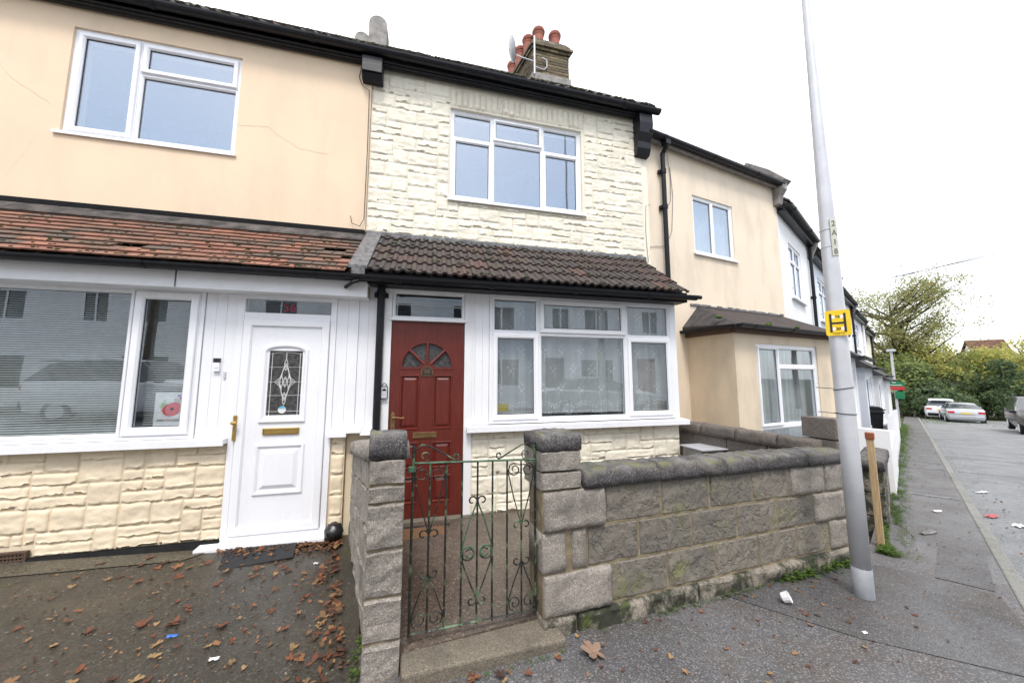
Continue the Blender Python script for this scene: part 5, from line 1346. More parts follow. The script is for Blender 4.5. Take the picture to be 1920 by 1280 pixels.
while x < W6 - .1:
    z = RT + .02 - .03 * (x < .9); mb.box(x, -.02, z - .02, x + .10, .005, z + rg.uniform(.005, .03)); x += .095
mb.build('torn_flashing', 'lead', h60)
mb = MB(F6)
for (x, v, z) in ((1.55, -.80, 2.12), (1.62, -.78, 2.13), (2.3, -.8, 2.11), (1.5, -.83, 2.10), (.75, -.6, 2.2)): mb.ball((x, v, z), .03, 8, 5, sq=(1.4, 1, .8), nz=.8)
mb.build('moss', 'weed', h60, kind='stuff', smooth=True)

# =================================================================== the rest of the terrace, turned by 26 degrees
FT = frame(6.74, 5.10, 0, 26.3)
def drop(u): return gz(6.74 + u * math.cos(R(26.3)), 5.1 + u * math.sin(R(26.3)))
def simple_house(u0, w_, wallm, label, win='pair', eave=5.28, bay=True, roofm='darkroof', porchw=None, seed=0):
    o = FT @ Vector((u0, 0, 0)); g = drop(u0 + w_ / 2)
    h = thing('terraced_house', label, 'house', (o.x, o.y, g), R(26.3), 'terraced houses along the street')
    rg = random.Random(seed); e = g + eave
    wx0, wx1, wz0, wz1 = u0 + w_ * .26, u0 + w_ * .66, g + 3.55, g + 4.75
    mb = MB(FT); wall_panel(mb, u0, u0 + w_, g - .5, e + .1, 0, .25, [(wx0, wx1, wz0, wz1), (u0 + .8, u0 + w_ * .6, g + .3, g + 1.9)]); mb.box(u0, 4.3, g - .5, u0 + w_, 4.5, e); mb.box(u0 + w_ - .1, .25, g - .5, u0 + w_, 4.3, e); mb.box(u0, .25, g - .5, u0 + .1, 4.3, e); mb.box(u0 + .1, .25, e - .1, u0 + w_ - .1, 4.3, e - .02); mb.box(u0 + .1, .25, g + 2.6, u0 + w_ - .1, 4.3, g + 2.8)
    mb.build('wall', wallm, h)
    m_ = (wx0 + wx1) / 2
    window(h, FT, wx0, wx1, wz0, wz1, .02, [(wx0 + .03, m_, wz0 + .03, wz1 - .36, True), (wx0 + .03, m_, wz1 - .36, wz1 - .03, False), (m_, wx1 - .03, wz0 + .03, wz1 - .36, False), (m_, wx1 - .03, wz1 - .36, wz1 - .03, False)], sill=(wx0 - .06, wx1 + .06, wz0 - .05, .09, .04), glassm='glass_up')
    curtain(FT, wx0, wx1, wz0, wz1, .17, 'white net in upstairs window of the ' + ' '.join(label.split()[:6]), flowers=False, folds=12)
    mb = MB(FT)
    mb.prism([(-.18, e + .03), (2.3, e + 2.35), (4.7, e), (4.7, e - .05), (-.18, e - .05)], 'x', u0, u0 + w_)
    k = int(w_ / .22)
    for i in range(k): mb.prism([(-.22, e + .07), (.3, e + .56), (.3, e + .50), (-.22, e + .03)], 'x', u0 + i * w_ / k, u0 + (i + .92) * w_ / k)
    rf = mb.build('roof', 'rooftile', h)
    mb = MB(FT); mb.box(u0, -.14, e - .14, u0 + w_, -.10, e + .03); mb.box(u0, -.10, e - .12, u0 + w_, 0, e - .09); mb.build('fascia', 'black', h)
    mb = MB(FT); gutter(mb, [(u0, -.20, e + .0), (u0 + w_, -.20, e)], .06); mb.build('gutter', 'black_plastic', h)
    mb = MB(FT); pipe(mb, u0 + w_ - .12, -.06, g + .1 if not bay else g + 2.6, e - .1, .036, (g + 3.8,)); mb.build('downpipe', 'black_plastic' if seed % 2 else 'upvc', h)
    mb = MB(FT); mb.prism([(-.22, e - .02), (2.3, e + 2.5), (2.35, e + 2.3), (0, e - .02)], 'x', u0 + w_ - .1, u0 + w_ + .1); mb.prism([(0, e - .45), (-.10, e - .4), (-.2, e - .12), (-.2, e), (0, e)], 'x', u0 + w_ - .12, u0 + w_ + .1); mb.build('party_wall_top', 'cement', h)
    if bay:
        b0, b1, bv = u0 + .55, u0 + w_ * .62, -.75
        mb = MB(FT); wall_panel(mb, b0, b1, g - .5, g + 2.25, bv, bv + .1, [(b0 + .2, b1 - .2, g + .75, g + 2.05)]); mb.box(b0, bv + .1, g - .5, b0 + .1, 0, g + 2.25); mb.box(b1 - .1, bv + .1, g - .5, b1, 0, g + 2.25); mb.build('bay', wallm, h)
        a_, b_ = b0 + .2, b1 - .2; m2 = (a_ + b_) / 2
        window(h, FT, a_, b_, g + .75, g + 2.05, bv + .02, [(a_ + .03, m2, g + .78, g + 2.02, True), (m2, b_ - .03, g + .78, g + 2.02, False)], sill=(a_ - .08, b_ + .08, g + .70, .09, .05))
        mb = MB(FT); mb.prism([(bv - .16, g + 2.25), (0, g + 2.95), (0, g + 2.25)], 'x', b0 - .12, u0 + w_ - .05); mb.build('bay_roof', roofm, h)
        mb = MB(FT); gutter(mb, [(b0 - .12, bv - .2, g + 2.25), (u0 + w_ - .05, bv - .2, g + 2.25)], .05); mb.build('bay_gutter', 'black_plastic', h)
        dx = u0 + w_ - 1.15
        mb = MB(FT); mb.ring(dx, dx + .9, g + .0, g + 2.12, [(0, -.02), (0, -.06), (.06, -.06), (.06, -.02)]); mb.box(dx + .06, -.03, g + .05, dx + .84, -.01, g + 2.06)
        dr = mb.build('door', 'upvc', h); mb = MB(FT); mb.box(dx + .3, -.034, g + 1.2, dx + .6, -.03, g + 1.85); mb.build('pane', 'obscure', dr)
        mb = MB(FT); mb.box(dx - .1, bv, g + 2.25, dx - .02, bv + .08, g - .2); mb.build('porch_post', 'white_paint', h)
    return h
simple_house(0, 2.95, 'white_render', 'bright white rendered house with dark sill, next after the peach house', bay=True, seed=1)
simple_house(2.95, 3.9, 'grey_render', 'blue grey house with pale fascia, half hidden behind the street column', bay=True, seed=2, eave=5.2)
simple_house(6.85, 4.1, 'white_render', 'white terraced house first to appear right of the yellow sign', bay=True, seed=3, eave=5.1)
simple_house(10.95, 4.1, 'white_render', 'white terraced house with dark porch roof, second last in the row', bay=True, seed=4, eave=5.0)
simple_house(15.05, 4.1, 'cream_render', 'cream rendered end house, last and farthest in the terrace', bay=False, seed=5, eave=4.9)

# front boundaries and bins along the pavement beyond number 58
QF = frame(3.76, 2.23, 0, 27.5)      # x along the pavement edge, y into the gardens
def qz(s_, v=0):
    p = QF @ Vector((s_, v, 0)); return gz(p.x, p.y)
def qthing(name, label, cat, s_, v=0, group=None):
    p = QF @ Vector((s_, v, 0)); return thing(name, label, cat, (p.x, p.y, gz(p.x, p.y)), R(27.5), group)
t = qthing('gate_post', 'new pale timber gate post with a red brown cap behind the street column', 'gate post', .36, .05)
mb = MB(QF); mb.box(.56, -.012, qz(.3) - .2, .61, .042, .735); mb.build('post', 'timber', t, bevel=.004)
mb = MB(QF); mb.box(.553, -.018, .735, .617, .048, .80); mb.build('cap', 'red_cap', t, bevel=.006)
t = qthing('garden_wall', 'short mossy dark block wall by the timber gate', 'garden wall', 2.2, .1, 'garden walls')
mb = MB(QF); rg = random.Random(4)
for i in range(3):
    for j in range(3): mb.box(1.35 + j * .44 + .004, -.02, qz(2) - .1 + i * .26, 1.35 + j * .44 + .436, .18, qz(2) + .155 + i * .26, -.03)
mb.build('blockwork', 'block_base', t, bevel=.01)
mb = MB(QF); coping_piece(mb, 1.33, 2.69, -.04, .20, qz(2) + .67, .11, rg, -.03); mb.build('coping', 'coping', t, smooth=True)
t = qthing('boundary_wall', 'white painted wall at right angles to the pavement, in front of the black bins', 'garden wall', 3.4, .5)
mb = MB(QF); mb.prism([(-.06, qz(3.4) - .2), (-.06, .545), (.55, .56), (.55, .62), (1.05, .66), (1.05, qz(3.4) - .2)], 'x', 3.35, 3.45); mb.build('wall', 'white_paint', t, bevel=.01)
mb = MB(QF); mb.box(3.45, -.06, qz(4.5) - .2, 6.0, .03, .28, 0); mb.build('front_wall', 'white_paint', t, bevel=.01)
t = qthing('fence', 'low white boarded fence running along the pavement edge beside the grass', 'fence', 8, 0)
for i in range(9):
    s_ = 6.1 + i * .9
    mb = MB(QF); mb.box(s_, -.05, qz(s_) - .1, s_ + .08, .03, qz(s_) + 1.08); mb.build('post', 'upvc', t)
    mb = MB(QF); mb.box(s_ + .085, -.02, qz(s_) + .1, s_ + .895, .01, qz(s_) + 1.0); mb.build('panel', 'white_paint', t)
def bin_(s_, v, rz, label, bodym='black_plastic', lidm='black_plastic', hgt=1.22):
    p = QF @ Vector((s_, v, 0)); g = gz(p.x, p.y); fr = frame(p.x, p.y, g, 27.5 + rz)
    t = thing('wheelie_bin', label, 'wheelie bin', (p.x, p.y, g), R(27.5 + rz), 'wheelie bins')
    mb = MB(fr); a0, a1 = .23, .30
    vs = [(-a0, -a0, .06), (a0, -a0, .06), (a0, a0, .06), (-a0, a0, .06), (-a1, -a1, hgt - .08), (a1, -a1, hgt - .08), (a1, a1, hgt - .08), (-a1, a1, hgt - .08)]
    mb.add(vs, [(0, 3, 2, 1), (4, 5, 6, 7), (0, 1, 5, 4), (1, 2, 6, 5), (2, 3, 7, 6), (3, 0, 4, 7)]); mb.box(-a1 - .015, -a1 - .015, hgt - .13, a1 + .015, a1 + .015, hgt - .075)
    mb.build('body', bodym, t, bevel=.015)
    mb = MB(fr); mb.prism([(-.32, hgt - .07), (-.32, hgt - .04), (-.1, hgt + .02), (.24, hgt + .03), (.30, hgt - .02), (.30, hgt - .07)], 'x', -.30, .30); mb.tube([(-.2, .36, hgt - .05), (.2, .36, hgt - .05)], .016, 8); mb.build('lid', lidm, t, bevel=.01)
    for x in (-.24, .24):
        mb = MB(fr); mb.tube([(x - .025, .24, .09), (x + .025, .24, .09)], .09, 14); mb.build('wheel', 'rubber', t)
bin_(8.2, .50, 200, 'black wheelie bin nearest to the white wall by the pavement')
bin_(9.4, .62, 185, 'second black wheelie bin behind the white wall')
bin_(8.6, 1.35, 160, 'black wheelie bin with a blue lid beside the house', lidm='blue_plastic', hgt=1.1)
# estate agent board
t = qthing('agent_board', 'green and red estate agent board on a white post beside the far pavement', 'agent board', 22.0, .03)
p = QF @ Vector((22.0, .03, 0)); g = gz(p.x, p.y); BF = frame(p.x, p.y, g, -63)
mb = MB(BF); mb.box(-.05, -.05, 0, .05, .05, 3.9); mb.box(-.16, -.16, 3.9, .16, .16, 4.02); mb.build('post', 'galv', t)
mb = MB(BF); mb.box(-.36, -.10, 1.95, .32, -.06, 2.35, mi=0); mb.box(-.36, -.105, 1.95, .32, -.06, 2.11, mi=1)
mb.prism([(-.02 + .15 * math.cos(math.pi * i / 10), 2.35 + .10 * math.sin(math.pi * i / 10)) for i in range(11)], 'y', -.10, -.06, mi=0)
mb.prism([(-.02 + .06 * math.cos(math.pi * i / 8), 2.30 + .09 * math.sin(math.pi * i / 8)) for i in range(9)], 'y', -.107, -.10, mi=2)
mb.box(-.28, -.104, 2.17, .24, -.10, 2.20, mi=2)
mb.build('board', ['green_board', 'red_plastic', 'paper'], t)
mb = MB(BF); mb.box(-.02, -.10, 1.50, .30, -.06, 1.86); mb.build('small_board', 'green_board', t)

# =================================================================== plants
def leaf_cloud(mb, c, r, n, rg, size, sq=(1, 1, .8), shell=.35):
    for _ in range(n):
        while True:
            v = Vector((rg.uniform(-1, 1), rg.uniform(-1, 1), rg.uniform(-1, 1)))
            if .02 < v.length < 1: break
        k = v.length; v *= (shell + (1 - shell) * k) / k if shell else 1
        p = Vector(c) + Vector((v.x * r * sq[0], v.y * r * sq[1], v.z * r * sq[2]))
        a = Vector((rg.gauss(0, 1), rg.gauss(0, 1), rg.gauss(0, .7))).normalized(); b = a.cross(Vector((rg.gauss(0, 1), rg.gauss(0, 1), rg.gauss(0, 1)))).normalized(); s_ = size * rg.uniform(.5, 1.5)
        mb.add([p - a * s_, p + b * s_ * .55, p + a * s_, p - b * s_ * .55], [(0, 1, 2, 3)])
def tree(x, y, H_, rad, mat, label, seed, n=2600, leaf=.12, trunk_h=.35, clumps=26, bare=False, group='trees and shrubs beyond the road end', name='tree', cat='tree'):
    rg = random.Random(seed); g = gz(x, y); t = thing(name, label, cat, (x, y, g), 0, group)
    mb = MB(); th = H_ * trunk_h; ends = []
    lean = rg.uniform(-.06, .06)
    mb.tube([(x, y, g - .1), (x + lean * th, y, g + th * .6), (x + lean * th * 2, y + lean, g + th), (x + lean * th * 2.5, y, g + H_ * .82)], [H_ * .028, H_ * .021, H_ * .016, H_ * .004], 8)
    for i in range(14 if not bare else 46):
        z0 = g + th * .55 + (H_ * .75 - th * .55) * rg.random(); a = rg.uniform(0, 2 * math.pi); L_ = rad * rg.uniform(.6, 1.05) * (1 - .35 * (z0 - g) / H_); up = rg.uniform(.35, 1.0) * L_
        p0 = Vector((x + lean * th * 2, y, z0)); p1 = p0 + Vector((math.cos(a) * L_ * .5, math.sin(a) * L_ * .5, up * .45)); p2 = p0 + Vector((math.cos(a) * L_, math.sin(a) * L_, up))
        if p2.z > g + H_: p2.z = g + H_
        mb.tube([p0, p1, p2], [H_ * .008, H_ * .005, .008], 5, cap=False); ends.append(p2); ends.append(p1.lerp(p2, .5))
        for _ in range(6 if bare else 1):
            q0 = p0.lerp(p2, rg.uniform(.3, .95)); q1 = q0 + Vector((rg.gauss(0, 1), rg.gauss(0, 1), abs(rg.gauss(.5, .6)))).normalized() * rad * rg.uniform(.2, .4)
            mb.tube([q0, q0.lerp(q1, .5) + Vector((0, 0, .05)), q1], [.022, .014, .006], 4, cap=False); ends.append(q1)
    mb.build('trunk', 'bark', t)
    mb = MB()
    if bare:
        for e_ in ends: leaf_cloud(mb, e_, rad * .12, int(n / len(ends)), rg, leaf, (1, 1, .8), 0)
        for i in range(9): leaf_cloud(mb, (x + rg.uniform(-.3, .3), y + rg.uniform(-.3, .3), g + H_ * (.25 + .04 * i)), .75, 260, rg, leaf * 1.3, (1, 1, 1), .3)
        for i in range(10): leaf_cloud(mb, (x + rg.uniform(-3.5, 2.0), y + rg.uniform(-1.5, 1.5), g + H_ * rg.uniform(.3, .5)), 1.2, 420, rg, leaf * 1.3, (1, 1, .8), .3)
    else:
        cl = []
        for i in range(clumps):
            a = rg.uniform(0, 2 * math.pi); hh = rg.uniform(.12, 1); rr = rad * math.sin(math.pi * min(.98, .22 + hh * .72)) ** .7 * rg.uniform(.35, .85)
            cl.append((x + rr * math.cos(a), y + rr * math.sin(a), g + H_ * (.1 + .82 * hh), rad * rg.uniform(.26, .46)))
        for (a_, b_, c_, r_) in cl: leaf_cloud(mb, (a_, b_, c_), r_, int(n / clumps), rg, leaf, (1, 1, .8), .45)
    mb.build('crown', mat, t, fixn=False)
def camxy(px, depth):
    xc = (px - 960) / 640 * depth * math.cos(R(5.88)); return (xc * math.cos(PS) + depth * math.sin(PS), -xc * math.sin(PS) + depth * math.cos(PS))
def T(px, depth, H_, rad, mat, label, seed, **k):
    H_ *= 1 if k.get('bare') else (.86 + .3 * ((seed * 37) % 10) / 10); x, y = camxy(px, depth * 1.17); tree(x, y, H_ * (1.15 if k.get('bare') or H_ < 4.5 else .93), rad * (1.17 if not k.get('bare') else .9), mat, label, seed, **k)
T(1690, 31, 12.9, 7.4, 'fol_rust', 'tall thin-leaved autumn tree rising above the end of the terrace', 1, n=20000, leaf=.085, bare=True)
T(1668, 30, 6.6, 2.8, 'fol_mid', 'green shrubby tree right against the end of the terrace', 2, n=5200, clumps=34)
T(1700, 28.5, 6.4, 2.8, 'fol_mid', 'ivy-green tree behind the end of the pavement', 3, n=5600, clumps=36)
T(1722, 30, 7.6, 2.9, 'fol_gold', 'olive gold tree just right of the tall autumn tree trunk', 4, n=5200, clumps=34)
T(1752, 31, 7.3, 3.2, 'fol_mid', 'mid green tree above the white parked car', 5, n=5600, clumps=36)
T(1785, 32, 7.2, 3.2, 'fol_gold', 'green gold tree above the silver parked car', 6, n=5200, clumps=34)
T(1812, 30, 6.0, 2.4, 'fol_mid', 'rounded green tree below the distant red roof', 7, n=4600, clumps=34)
T(1838, 30, 7.4, 2.6, 'fol_gold', 'yellowing tree right of the distant red roof', 8, n=5600, clumps=36)
T(1868, 30, 7.7, 2.9, 'fol_gold', 'tall yellow green tree between the parked cars', 9, n=5600, clumps=36)
T(1900, 30, 7.6, 3.0, 'fol_rust', 'russet and green tree behind the dark car', 10, n=5200, clumps=34)
T(1932, 30, 8.3, 3.4, 'fol_gold', 'golden tree cut by the right edge of the picture', 11, n=5200, clumps=34)
T(1975, 30, 8.3, 3.4, 'fol_mid', 'green tree beyond the right edge', 12, n=3600)
T(1740, 26.5, 3.1, 1.9, 'fol_dark', 'dark evergreen bush on the verge left of the white car', 13, n=4200, clumps=26, trunk_h=.15)
T(1712, 27.5, 3.6, 1.7, 'fol_dark', 'dark ivy bush closing the end of the pavement', 14, n=4200, clumps=26, trunk_h=.15)
T(1790, 28.5, 3.8, 2.4, 'fol_dark', 'dark shrub behind the two parked cars', 15, n=4400, clumps=28, trunk_h=.15)
T(1862, 25.5, 2.1, 1.4, 'fol_dark', 'low dark shrub right of the silver car', 16, n=3600, clumps=22, trunk_h=.15, leaf=.09)
T(1880, 26.0, 3.9, 1.5, 'fol_dark', 'upright dark holly bush left of the dark car', 17, n=4400, clumps=24, trunk_h=.15)
T(1915, 27, 3.0, 1.9, 'fol_mid', 'green hedge bush behind the dark car', 18, n=4200, clumps=26, trunk_h=.15)
T(1840, 27.5, 3.0, 2.2, 'fol_mid', 'leafy green bush right behind the silver car', 19, n=4200, clumps=26, trunk_h=.15)
for i, (px, dp) in enumerate(((1690, 38), (1730, 40), (1770, 40), (1870, 40), (1915, 38), (1960, 38))):
    T(px, dp, 7.5, 4.2, ('fol_mid', 'fol_gold', 'fol_dark')[i % 3], ['olive', 'golden', 'dark', 'grey green', 'yellow', 'bushy'][i] + ' tree in the back rank of the wood beyond the cars', 30 + i, n=3400, leaf=.2, clumps=30)
# distant house among the trees
x, y = camxy(1822, 42); g = gz(x, y); dh = thing('distant_house', 'distant white gabled house with a brown tiled roof among the trees', 'house', (x, y, g), R(-40))
DF = frame(x, y, 0, -48)
mb = MB(DF); mb.prism([(-2.2, g), (-2.2, g + 6.3), (0, g + 8.6), (2.2, g + 6.3), (2.2, g)], 'x', 0, 2.6); mb.build('wall', 'white_render', dh)
mb = MB(DF); mb.prism([(-2.45, g + 6.1), (0, g + 8.7), (2.45, g + 6.1), (2.45, g + 6.25), (0, g + 8.9), (-2.45, g + 6.25)], 'x', -.2, 2.8); mb.build('roof', 'brownroof', dh)
mb = MB(DF); mb.box(-.02, -.6, g + 6.2, .01, .6, g + 7.2); mb.build('window', 'carglass', dh)

# weeds at the wall foot and grass verge
def weed(mb, x, y, z, rg, h, n=9):
    for _ in range(n):
        a = rg.uniform(0, 2 * math.pi); r_ = rg.uniform(.2, 1) * h; q = Vector((x + math.cos(a) * r_ * .8, y + math.sin(a) * r_ * .8, z + rg.uniform(.15, 1) * h)); s_ = h * rg.uniform(.18, .34)
        u = Vector((math.cos(a), math.sin(a), rg.uniform(-.3, .5))).normalized(); v = Vector((-math.sin(a), math.cos(a), rg.uniform(-.3, .3))).normalized()
        mb.add([q - u * s_, q + v * s_ * .6, q + u * s_, q - v * s_ * .6], [(0, 1, 2, 3)])
rg = random.Random(77); mb = MB()
for _ in range(230):
    s_ = 1.3 + rg.random() ** .6 * 2.6; p = WF @ Vector((s_, -.035 - abs(rg.gauss(0, .02)), 0)); weed(mb, p.x, p.y, gz(p.x, p.y), rg, rg.uniform(.008, .025) * (1 + (2.2 if s_ > 3.0 and rg.random() < .5 else 0)), 7)
for _ in range(30):
    p = WF @ Vector((rg.uniform(.1, 1.1), -.12 - rg.random() * .03, 0)); weed(mb, p.x, p.y, gz(p.x, p.y), rg, rg.uniform(.008, .02), 6)
for _ in range(16): weed(mb, -.30 + rg.uniform(-.05, .0), 1.9 + rg.uniform(-.1, .3), -.11, rg, rg.uniform(.02, .05), 9)
mb.build('wall_foot_weeds', 'weed', None, 'small green weeds growing along the foot of the patterned garden wall', 'weeds', kind='stuff', fixn=False)
mb = MB()
for _ in range(4600):
    s_ = rg.random() ** 1.8 * 26; v = .03 - abs(rg.gauss(0, .075)) * (1 + .06 * s_)
    if noise.noise(Vector((s_ * 1.7, v * 9, 2))) < -.25: continue
    p = QF @ Vector((s_ + .35, v, 0)); weed(mb, p.x, p.y, gz(p.x, p.y), rg, rg.uniform(.02, .055) * (.8 + .05 * s_), 6)
mb.build('verge_weeds', 'weed', None, 'strip of bright green weeds between the garden fronts and the pavement', 'weeds', kind='stuff', fixn=False)
mb = MB()
for _ in range(1200):
    d_ = rg.uniform(30, 41); p = KP + KD * d_ + KN * rg.uniform(-1.0, 3.6) * (1 if rg.random() < .7 else .3); weed(mb, p.x, p.y, gz(*p) - .06, rg, rg.uniform(.03, .09), 5)
mb.build('verge_grass', 'weed', None, 'rough green grass around the parked cars at the road end', 'grass', kind='stuff', fixn=False)

# fallen leaves
def leaf_mesh(seed, lobes):
    rg = random.Random(seed); n = 30; vs = [(0, 0, 0)]; 
    for i in range(n):
        a = 2 * math.pi * i / n
        r_ = (.45 + .55 * abs(math.cos(lobes * a / 2)) ** .8) if lobes else (1 / math.sqrt((math.cos(a)) ** 2 + (math.sin(a) / .45) ** 2))
        r_ *= rg.uniform(.85, 1.1); vs.append((r_ * math.cos(a), r_ * math.sin(a), .30 * abs(math.sin(a * 1.5 + seed)) * r_ + rg.uniform(0, .12)))
    me = bpy.data.meshes.new('fallen_leaf'); me.from_pydata(vs, [], [(0, i + 1, (i + 1) % n + 1) for i in range(n)]); me.materials.append(M['fallen']); return me
LM = [leaf_mesh(1, 5), leaf_mesh(2, 0), leaf_mesh(3, 5), leaf_mesh(4, 0), leaf_mesh(5, 3)]
def put_leaf(x, y, z, s_, rg, label, group=None, me=None):
    o = bpy.data.objects.new('fallen_leaf', me or rg.choice(LM)); COL.objects.link(o); o.location = (x, y, z + .003); o.scale = (s_, s_, s_ * rg.uniform(.5, 1.3)); o.rotation_euler = (rg.uniform(-.25, .25), rg.uniform(-.25, .25), rg.uniform(0, 6.3)); tag(o, label, 'leaf', group)
rg = random.Random(5)
n_ = 0
while n_ < 208:
    x = rg.uniform(-2.6, -.42); y = rg.uniform(1.9, 3.6)
    if x > -.31 - (y - 1.95) * .25 - .05: continue
    if rg.random() > .22 + .78 * ((x + 2.6) / 2.2) ** 1.2: continue
    put_leaf(x, y, gz(x, y) + .01, rg.choice((.010, .014, .018, .022, .028, .036)) * rg.uniform(.8, 1.15), rg, 'brown fallen leaf on the dark driveway of the cream house', 'leaves fallen on the driveway'); n_ += 1
n_ = 0
while n_ < 55:
    x = rg.uniform(.2, 3.3); y = rg.uniform(1.25, 2.0) + .1 * x
    q = WF.inverted() @ Vector((x, y, 0))
    if q.y > -.04: continue
    if q.x < 1.1 and q.y > -.13: continue
    put_leaf(x, y, gz(x, y) + .003, rg.uniform(.010, .020), rg, 'small russet leaf on the asphalt pavement in front of the patterned wall', 'leaves fallen on the pavement'); n_ += 1
for _ in range(16):
    x = rg.uniform(-.05, 1.6); y = rg.uniform(2.2, 3.4); put_leaf(x, y, -.10, rg.uniform(.012, .02), rg, 'dark wet leaf on the brown garden floor behind the gate', 'leaves fallen behind the gate')
BL = leaf_mesh(9, 5); BL.materials[0] = plain('pale_plane_leaf', (.27, .175, .12), .8, 0, .2, 30)
put_leaf(.90, 1.84, gz(.9, 1.84) + .02, .07, rg, 'large pale brown plane leaf on the pavement beside the gate step', None, BL)
for _ in range(14): 
    p = WF @ Vector((rg.uniform(.2, 1.0), -.14 - rg.random() * .08, 0)); put_leaf(p.x, p.y, gz(p.x, p.y) + .012, rg.uniform(.016, .03), rg, 'brown leaf heaped against the front of the concrete gate step', 'leaves against the gate step')
mb = MB()
def crumb(x, y, z, s_):
    a = rg.uniform(0, 6.3); u = Vector((math.cos(a), math.sin(a), rg.uniform(-.5, .5))); v = Vector((-math.sin(a), math.cos(a), rg.uniform(-.4, .4))); q = Vector((x, y, z + .006))
    mb.add([q - u * s_, q - u * s_ * .3 + v * s_ * rg.uniform(.4, .9), q + u * s_ * .5 + v * s_ * rg.uniform(.2, .6) + Vector((0, 0, s_ * rg.uniform(0, .5))), q + u * s_, q - v * s_ * rg.uniform(.3, .8)], [(0, 1, 2, 3, 4)])
for _ in range(420):
    t_ = rg.random(); x = -1.72 + 1.0 * rg.random() ** .7; y = 3.66 - abs(rg.gauss(0, .10)); crumb(x, y, gz(x, y) + .01 + rg.random() * .02, rg.uniform(.010, .026))
for _ in range(260):
    y = rg.uniform(1.95, 3.6); x = -.31 - (y - 1.95) * .255 - .03 - abs(rg.gauss(0, .09))
    if noise.noise(Vector((x * 5, y * 3.5, 7))) < -.05: continue
    crumb(x, y, gz(x, y) + .01 + rg.random() * .015, rg.uniform(.010, .028))
for _ in range(1300):
    x = rg.uniform(-3.2, -.4); y = rg.uniform(1.6, 3.6)
    if x < -.31 - (y - 1.95) * .25 - .05: crumb(x, y, gz(x, y) + .007, rg.uniform(.003, .012))
for _ in range(420):
    x = rg.uniform(.3, 5); y = rg.uniform(1.1, 2.0) + .11 * x
    if (WF.inverted() @ Vector((x, y, 0))).y < -.05 and (KN.dot(Vector((x, y)) - KP) < -.12): crumb(x, y, gz(x, y) + .002, rg.uniform(.003, .009))
for _ in range(200):
    s_ = rg.uniform(1, 20); p = QF @ Vector((s_, -.25 - rg.random() * .5, 0)); crumb(p.x, p.y, gz(p.x, p.y) + .002, rg.uniform(.006, .016))
for _ in range(160):
    s_ = rg.uniform(.5, 14); p = KP + KD * s_ + KN * abs(rg.gauss(.05, .22)); crumb(p.x, p.y, gz(*p) - .08, rg.uniform(.008, .02))
mb.build('leaf_litter', 'litter_leaf', None, 'crumbled brown leaf litter drifted against the walls and along the kerb', 'leaf litter', kind='stuff', fixn=False)
# litter
def scrap(x, y, mat, label, w_=.04, d_=.03, dz=.0, cat='litter', name='paper_scrap'):
    rg = random.Random(int(x * 100)); mb = MB(); g = gz(x, y) + dz + .008; n = 4; vs = []
    for i in range(n + 1):
        for j in range(n + 1): vs.append((x + (i / n - .5) * w_ + rg.uniform(-.003, .003), y + (j / n - .5) * d_ + rg.uniform(-.003, .003), g + rg.uniform(0, .3) * d_))
    mb.add(vs, [(i * 5 + j, (i + 1) * 5 + j, (i + 1) * 5 + j + 1, i * 5 + j + 1) for i in range(n) for j in range(n)]); vs2 = [(a, b, c - .002) for a, b, c in vs]
    mb.add(vs2, [(i * 5 + j, i * 5 + j + 1, (i + 1) * 5 + j + 1, (i + 1) * 5 + j) for i in range(n) for j in range(n)])
    mb.build(name, mat, None, label, cat, fixn=False)
scrap(-1.354, 2.468, 'blue_plastic', 'pale blue plastic scrap among the driveway leaves', .05, .018, .01)
scrap(-1.03, 2.224, 'paper', 'white torn wrapper among the driveway leaves near the bottom edge', .045, .02, .01)
scrap(-.835, 3.21, 'paper', 'tiny white scrap on the driveway near the side wall', .03, .02, .01)
scrap(2.58, 1.64, 'paper', 'small white paper scrap on the pavement left of the column foot', .03, .016)
scrap(7.11, 2.99, plain('faded_red_card', (.45, .10, .10), .7), 'red crushed packet lying in the gutter of the road', .17, .07, -.08)
scrap(6.9, 2.70, 'paper', 'white flattened cup in the gutter of the road', .14, .07, -.08)
scrap(8.83, 3.79, 'paper', 'white card lying in the road near the kerb, farthest piece of litter', .24, .05, -.08)
scrap(5.18, 2.63, 'joint', 'greyish flattened wrapper in the middle of the pavement', .22, .05)
scrap(6.3, 3.1, 'paper', 'white tissue at the edge of the green weeds', .10, .06)
mb = MB(); mb.lathe([(.012, 0), (.030, .01), (.034, .05), (.036, .052), (.030, .048), (.02, .012)], (2.40, 2.00, gz(2.4, 2.0)), 12)
cp = mb.build('paper_cup', 'paper', None, 'crumpled white paper cup lying at the foot of the patterned wall', 'cup'); cp.rotation_euler = (R(60), R(20), R(30)); cp.location.z += .03

